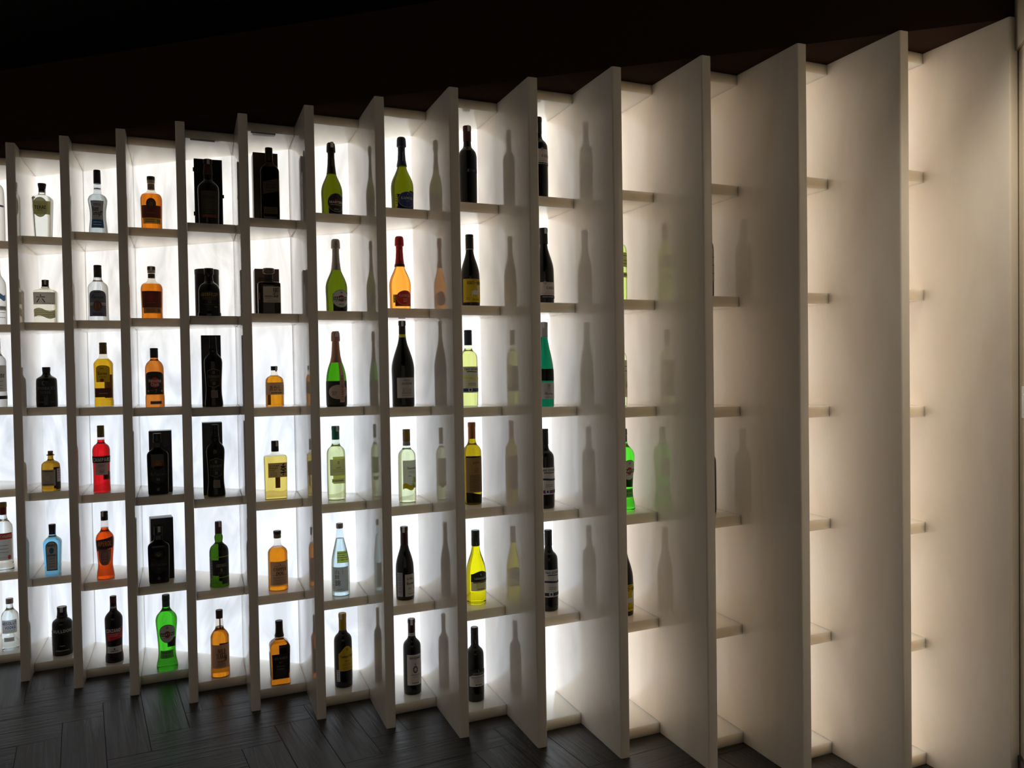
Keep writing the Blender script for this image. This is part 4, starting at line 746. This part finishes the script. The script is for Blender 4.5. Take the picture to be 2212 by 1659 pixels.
bottle('pale_wine', W_, 'bottle', 'pale green-white wine bottle mostly hidden, second shelf down beyond the last full bay', BORD, 'shell', 'e4f0d0', [screw(.80, .40, '3c4030')],
       [('front_label', 'rect', .42, .60, 1.2, .1, '9a9460', [*SM([.56, .50, .46], '5c5830', 1.6, .008)], .25), ('lower_label', 'rect', .29, .35, 1.2, .1, '8f8a58', [*SM([.32], '4c4828', 1.6, .01)], .25)], fill=.76, liq='ecf4b0')
bottle('pale_wine_b', W_, 'bottle', 'clear wine bottle mostly hidden, third shelf down beyond the last full bay', BORD, 'shell', 'eef4ea', [screw(.80, .40, '44463c')],
       [('front_label', 'rect', .12, .60, 1.25, .1, '97948a', [*SM([.52, .46], '3c3a34', 1.4, .01), ('❧', .28, .09, '6a8a2c', .6, .4, 'h')], .2)], fill=.74, liq='eef0d0')
MART = [(0, .95), (.01, 1), (.06, 1), (.16, .83), (.28, .80), (.45, .88), (.62, 1), (.68, 1), (.73, .88), (.78, .55), (.81, .40), (.84, .34), (.98, .33)]
def mart(key, lab, rot=0.):
    bottle(key, 'vermouth_bottle', 'bottle', lab, MART, 'solid', '46c22a', [('cap', [(.925, .35), (.93, .37), (.99, .36), (1, .34)], '0f2c1c', .35), ('neck_label', [(.84, .355), (.92, .355)], '2c3034', .4)],
           [('label_border', 'oval', .375, .625, .88, .1, '20301c', (), .0), ('name_bar', 'rect', .468, .512, .76, .1, '14120f', [('MARTINI', .49, .032, 'b0aca6', 0, 1.38, 'h')], .0, 5), ('front_label', 'oval', .382, .618, .83, .1, '9a9a94', [*SM([.44], '6c6c68', .8, .006), ('❀', .585, .035, '55554f', 0, .25, 'h')], .12, 2), ('red_ball', 'oval', .445, .535, .30, .1, '8a1c18', (), .0, 4),
            ('lower_label', 'rect', .165, .27, .80, .0, '5c7a50', [('EXTRA DRY', .24, .022, '14240f', 0, 1.1, 'h'), ('L. Martini', .20, .028, '26381f', 0, 1.0, 'x')], .35), ('back_label', 'rect', .27, .40, 1.2, 3.14, '08300c', (), .0)], rot=rot)
mart('martini_dry', 'bright green vermouth bottle with round white label, standing whole on the lowest shelf')
mart('martini_dry_b', 'bright green vermouth bottle half hidden behind a fin, fourth shelf down')
bottle('dark_wine', W_, 'bottle', 'sliver of a dark wine bottle with grey label, second shelf down', BORD, 'dark', '0b090a', [screw(.80, .40, '121014')], [('front_label', 'rect', .20, .62, 1.5, 0, '77726a', SM([.5, .4, .3], '3c3a36', 2.2, .01), .05)])
bottle('dark_wine_b', W_, 'bottle', 'sliver of a dark wine bottle without paper label, fourth shelf down', BORD, 'dark', '0c0808', [screw(.80, .40, '121014')], [])
# ---- packaging behind bottles
def case(key):
    root, bo = carton(key, 'presentation_case', 'open black presentation case with hinges behind the olive-labelled whisky', .112, .045, .285, .066, .002, '070606')
    link('lining', rbox(-.048, .048, -.0232, -.0226, .008, .277, .0001), root, mat('case_lining', '0a0707', .9))
    link('latch', rbox(.056, .062, -.008, .002, .128, .142, .001), root, mat('brass', '14100a', .4, .5))
    for z in (.05, .235): link('hinge', rbox(-.060, -.056, -.008, .002, z, z + .016, .0005), root, mat('brass', '14100a', .4, .5))
case('ball_old')
carton('ball12', 'whisky_carton', 'black whisky box behind the amber-window bottle, fourth shelf down', .091, .075, .268, .082, .010, '08080a', [('∨', .70, .10, '2c2c30', 0, 1.8, '')])
carton('ballf', 'whisky_carton', 'black whisky box behind the flat-shouldered black bottle, fifth shelf down', .091, .075, .268, .082, .010, '08080a', [('∨', .70, .10, '222226', 0, 1.8, '')], rz=.12)
carton('aberfeldy', 'whisky_tube', 'black lidded whisky tube behind the stout gold-lettered bottle', .098, 0, .206, .100, -.006, '0a0a09', [('ABERFELDY', .45, .07, '4c4429', 0, 1.6, 'h')], True)
carton('glen12', 'whisky_carton', 'dark brown whisky box behind the slim brown bottle, third shelf down', .078, .078, .300, .083, -.006, '100908', [('GLENGRANT', .60, .03, '3c342c', 0, 1.4, 'b')])
carton('glen10', 'whisky_carton', 'dark green whisky box behind the slim olive-brown bottle, fourth shelf down', .080, .080, .306, .083, -.010, '0b1a14', [('GLENGRANT', .60, .035, '77736a', 0, 1.5, 'b')])
carton('walker', 'whisky_carton', 'gold-brown whisky box behind the square dark bottle, top shelf', .098, .085, .285, .088, -.010, '3c3216', [('—', .66, .004, '2a2210', 0, 1.8, '')])
carton('hibiki', 'whisky_carton', 'taupe whisky box behind the glass-stoppered bottle, second shelf down', .097, .085, .190, .095, -.002, '5c4c42', [('HIBIKI', .78, .06, '2c2420', -.3, .8, 'b'), ('-', .72, .012, '2c2420', 0, 1.2)])
NAMES = {'frosted_a': 'frosted vodka at the left edge', 'goose': 'picture-print vodka', 'ketel': 'grey-labelled vodka', 'stoli': 'red-banded vodka', 'absolut': 'blue-lettered vodka', 'terai': 'round-label gin', 'roku': 'squat clear gin', 'hendricks': 'squat black gin', 'monkey': 'brown corked gin', 'bombay': 'blue gin', 'bulldog': 'stout black gin', 'buen': 'waisted tequila', 'cuervo_silver': 'slate-label tequila', 'cuervo_gold': 'golden tequila', 'campari': 'red bitter', 'aperol': 'orange aperitif', 'cinzano': 'dark vermouth', 'bacardi10': 'medallion rum', 'bacardi8': 'brown-label rum', 'havana': 'red-disc rum', 'ball12': 'amber-window whisky and its box', 'ballf': 'black flat-shouldered whisky and its box', 'martini_dry': 'whole green vermouth', 'ball_old': 'whisky in the open case', 'aberfeldy': 'gold-lettered whisky and its tube', 'glen12': 'slim brown whisky and its box', 'glen10': 'slim olive whisky and green box', 'ardbeg': 'bulb-neck green whisky', 'turkey': 'tan-label bourbon', 'walker': 'square dark whisky and gold box', 'hibiki': 'glass-stoppered whisky', 'akashi': 'small amber whisky', 'toki': 'rectangular pale whisky', 'copper': 'tan-label amber whisky', 'jack': 'square black-label whiskey', 'martini_brut': 'black-foil sparkling wine', 'martini_asti': 'silver-foil sparkling wine', 'chandon': 'rose-foil sparkling wine', 'gavi': 'teal-capped wine', 'sake': 'sake bottle', 'campo': 'yellow-capped wine', 'gancia_blue': 'blue-foil sparkling wine', 'gancia_rose': 'red-foil rose bottle', 'janasse': 'dark magnum', 'danzante': 'sprig-label white wine', 'baron': 'small-figure label wine', 'nipozzano': 'tall white-label wine', 'jaboulet': 'dark wine without label', 'goats': 'yellow goat-label wine', 'oceans_white': 'navy-capped white wine', 'gewurz': 'copper-capped wine', 'linde_white': 'yellow crest-label wine', 'linde_red': 'dark crest-label wine', 'camas': 'high grey-label wine', 'camas_noir': 'low grey-label wine', 'riesling': 'emerald wine', 'oceans_a': 'violet wavy-label wine', 'oceans_b': 'blue wavy-label wine', 'pale_wine': 'hidden pale wine', 'pale_wine_b': 'hidden clear wine', 'martini_dry_b': 'half-hidden green vermouth', 'goats_b': 'hidden yellow-label wine', 'dark_wine': 'sliver of grey-label dark wine', 'dark_wine_b': 'sliver of unlabelled dark wine'}
for k_, n_ in NAMES.items(): HAS[(PLACE[k_][0], PLACE[k_][1])] = n_
build_boards()
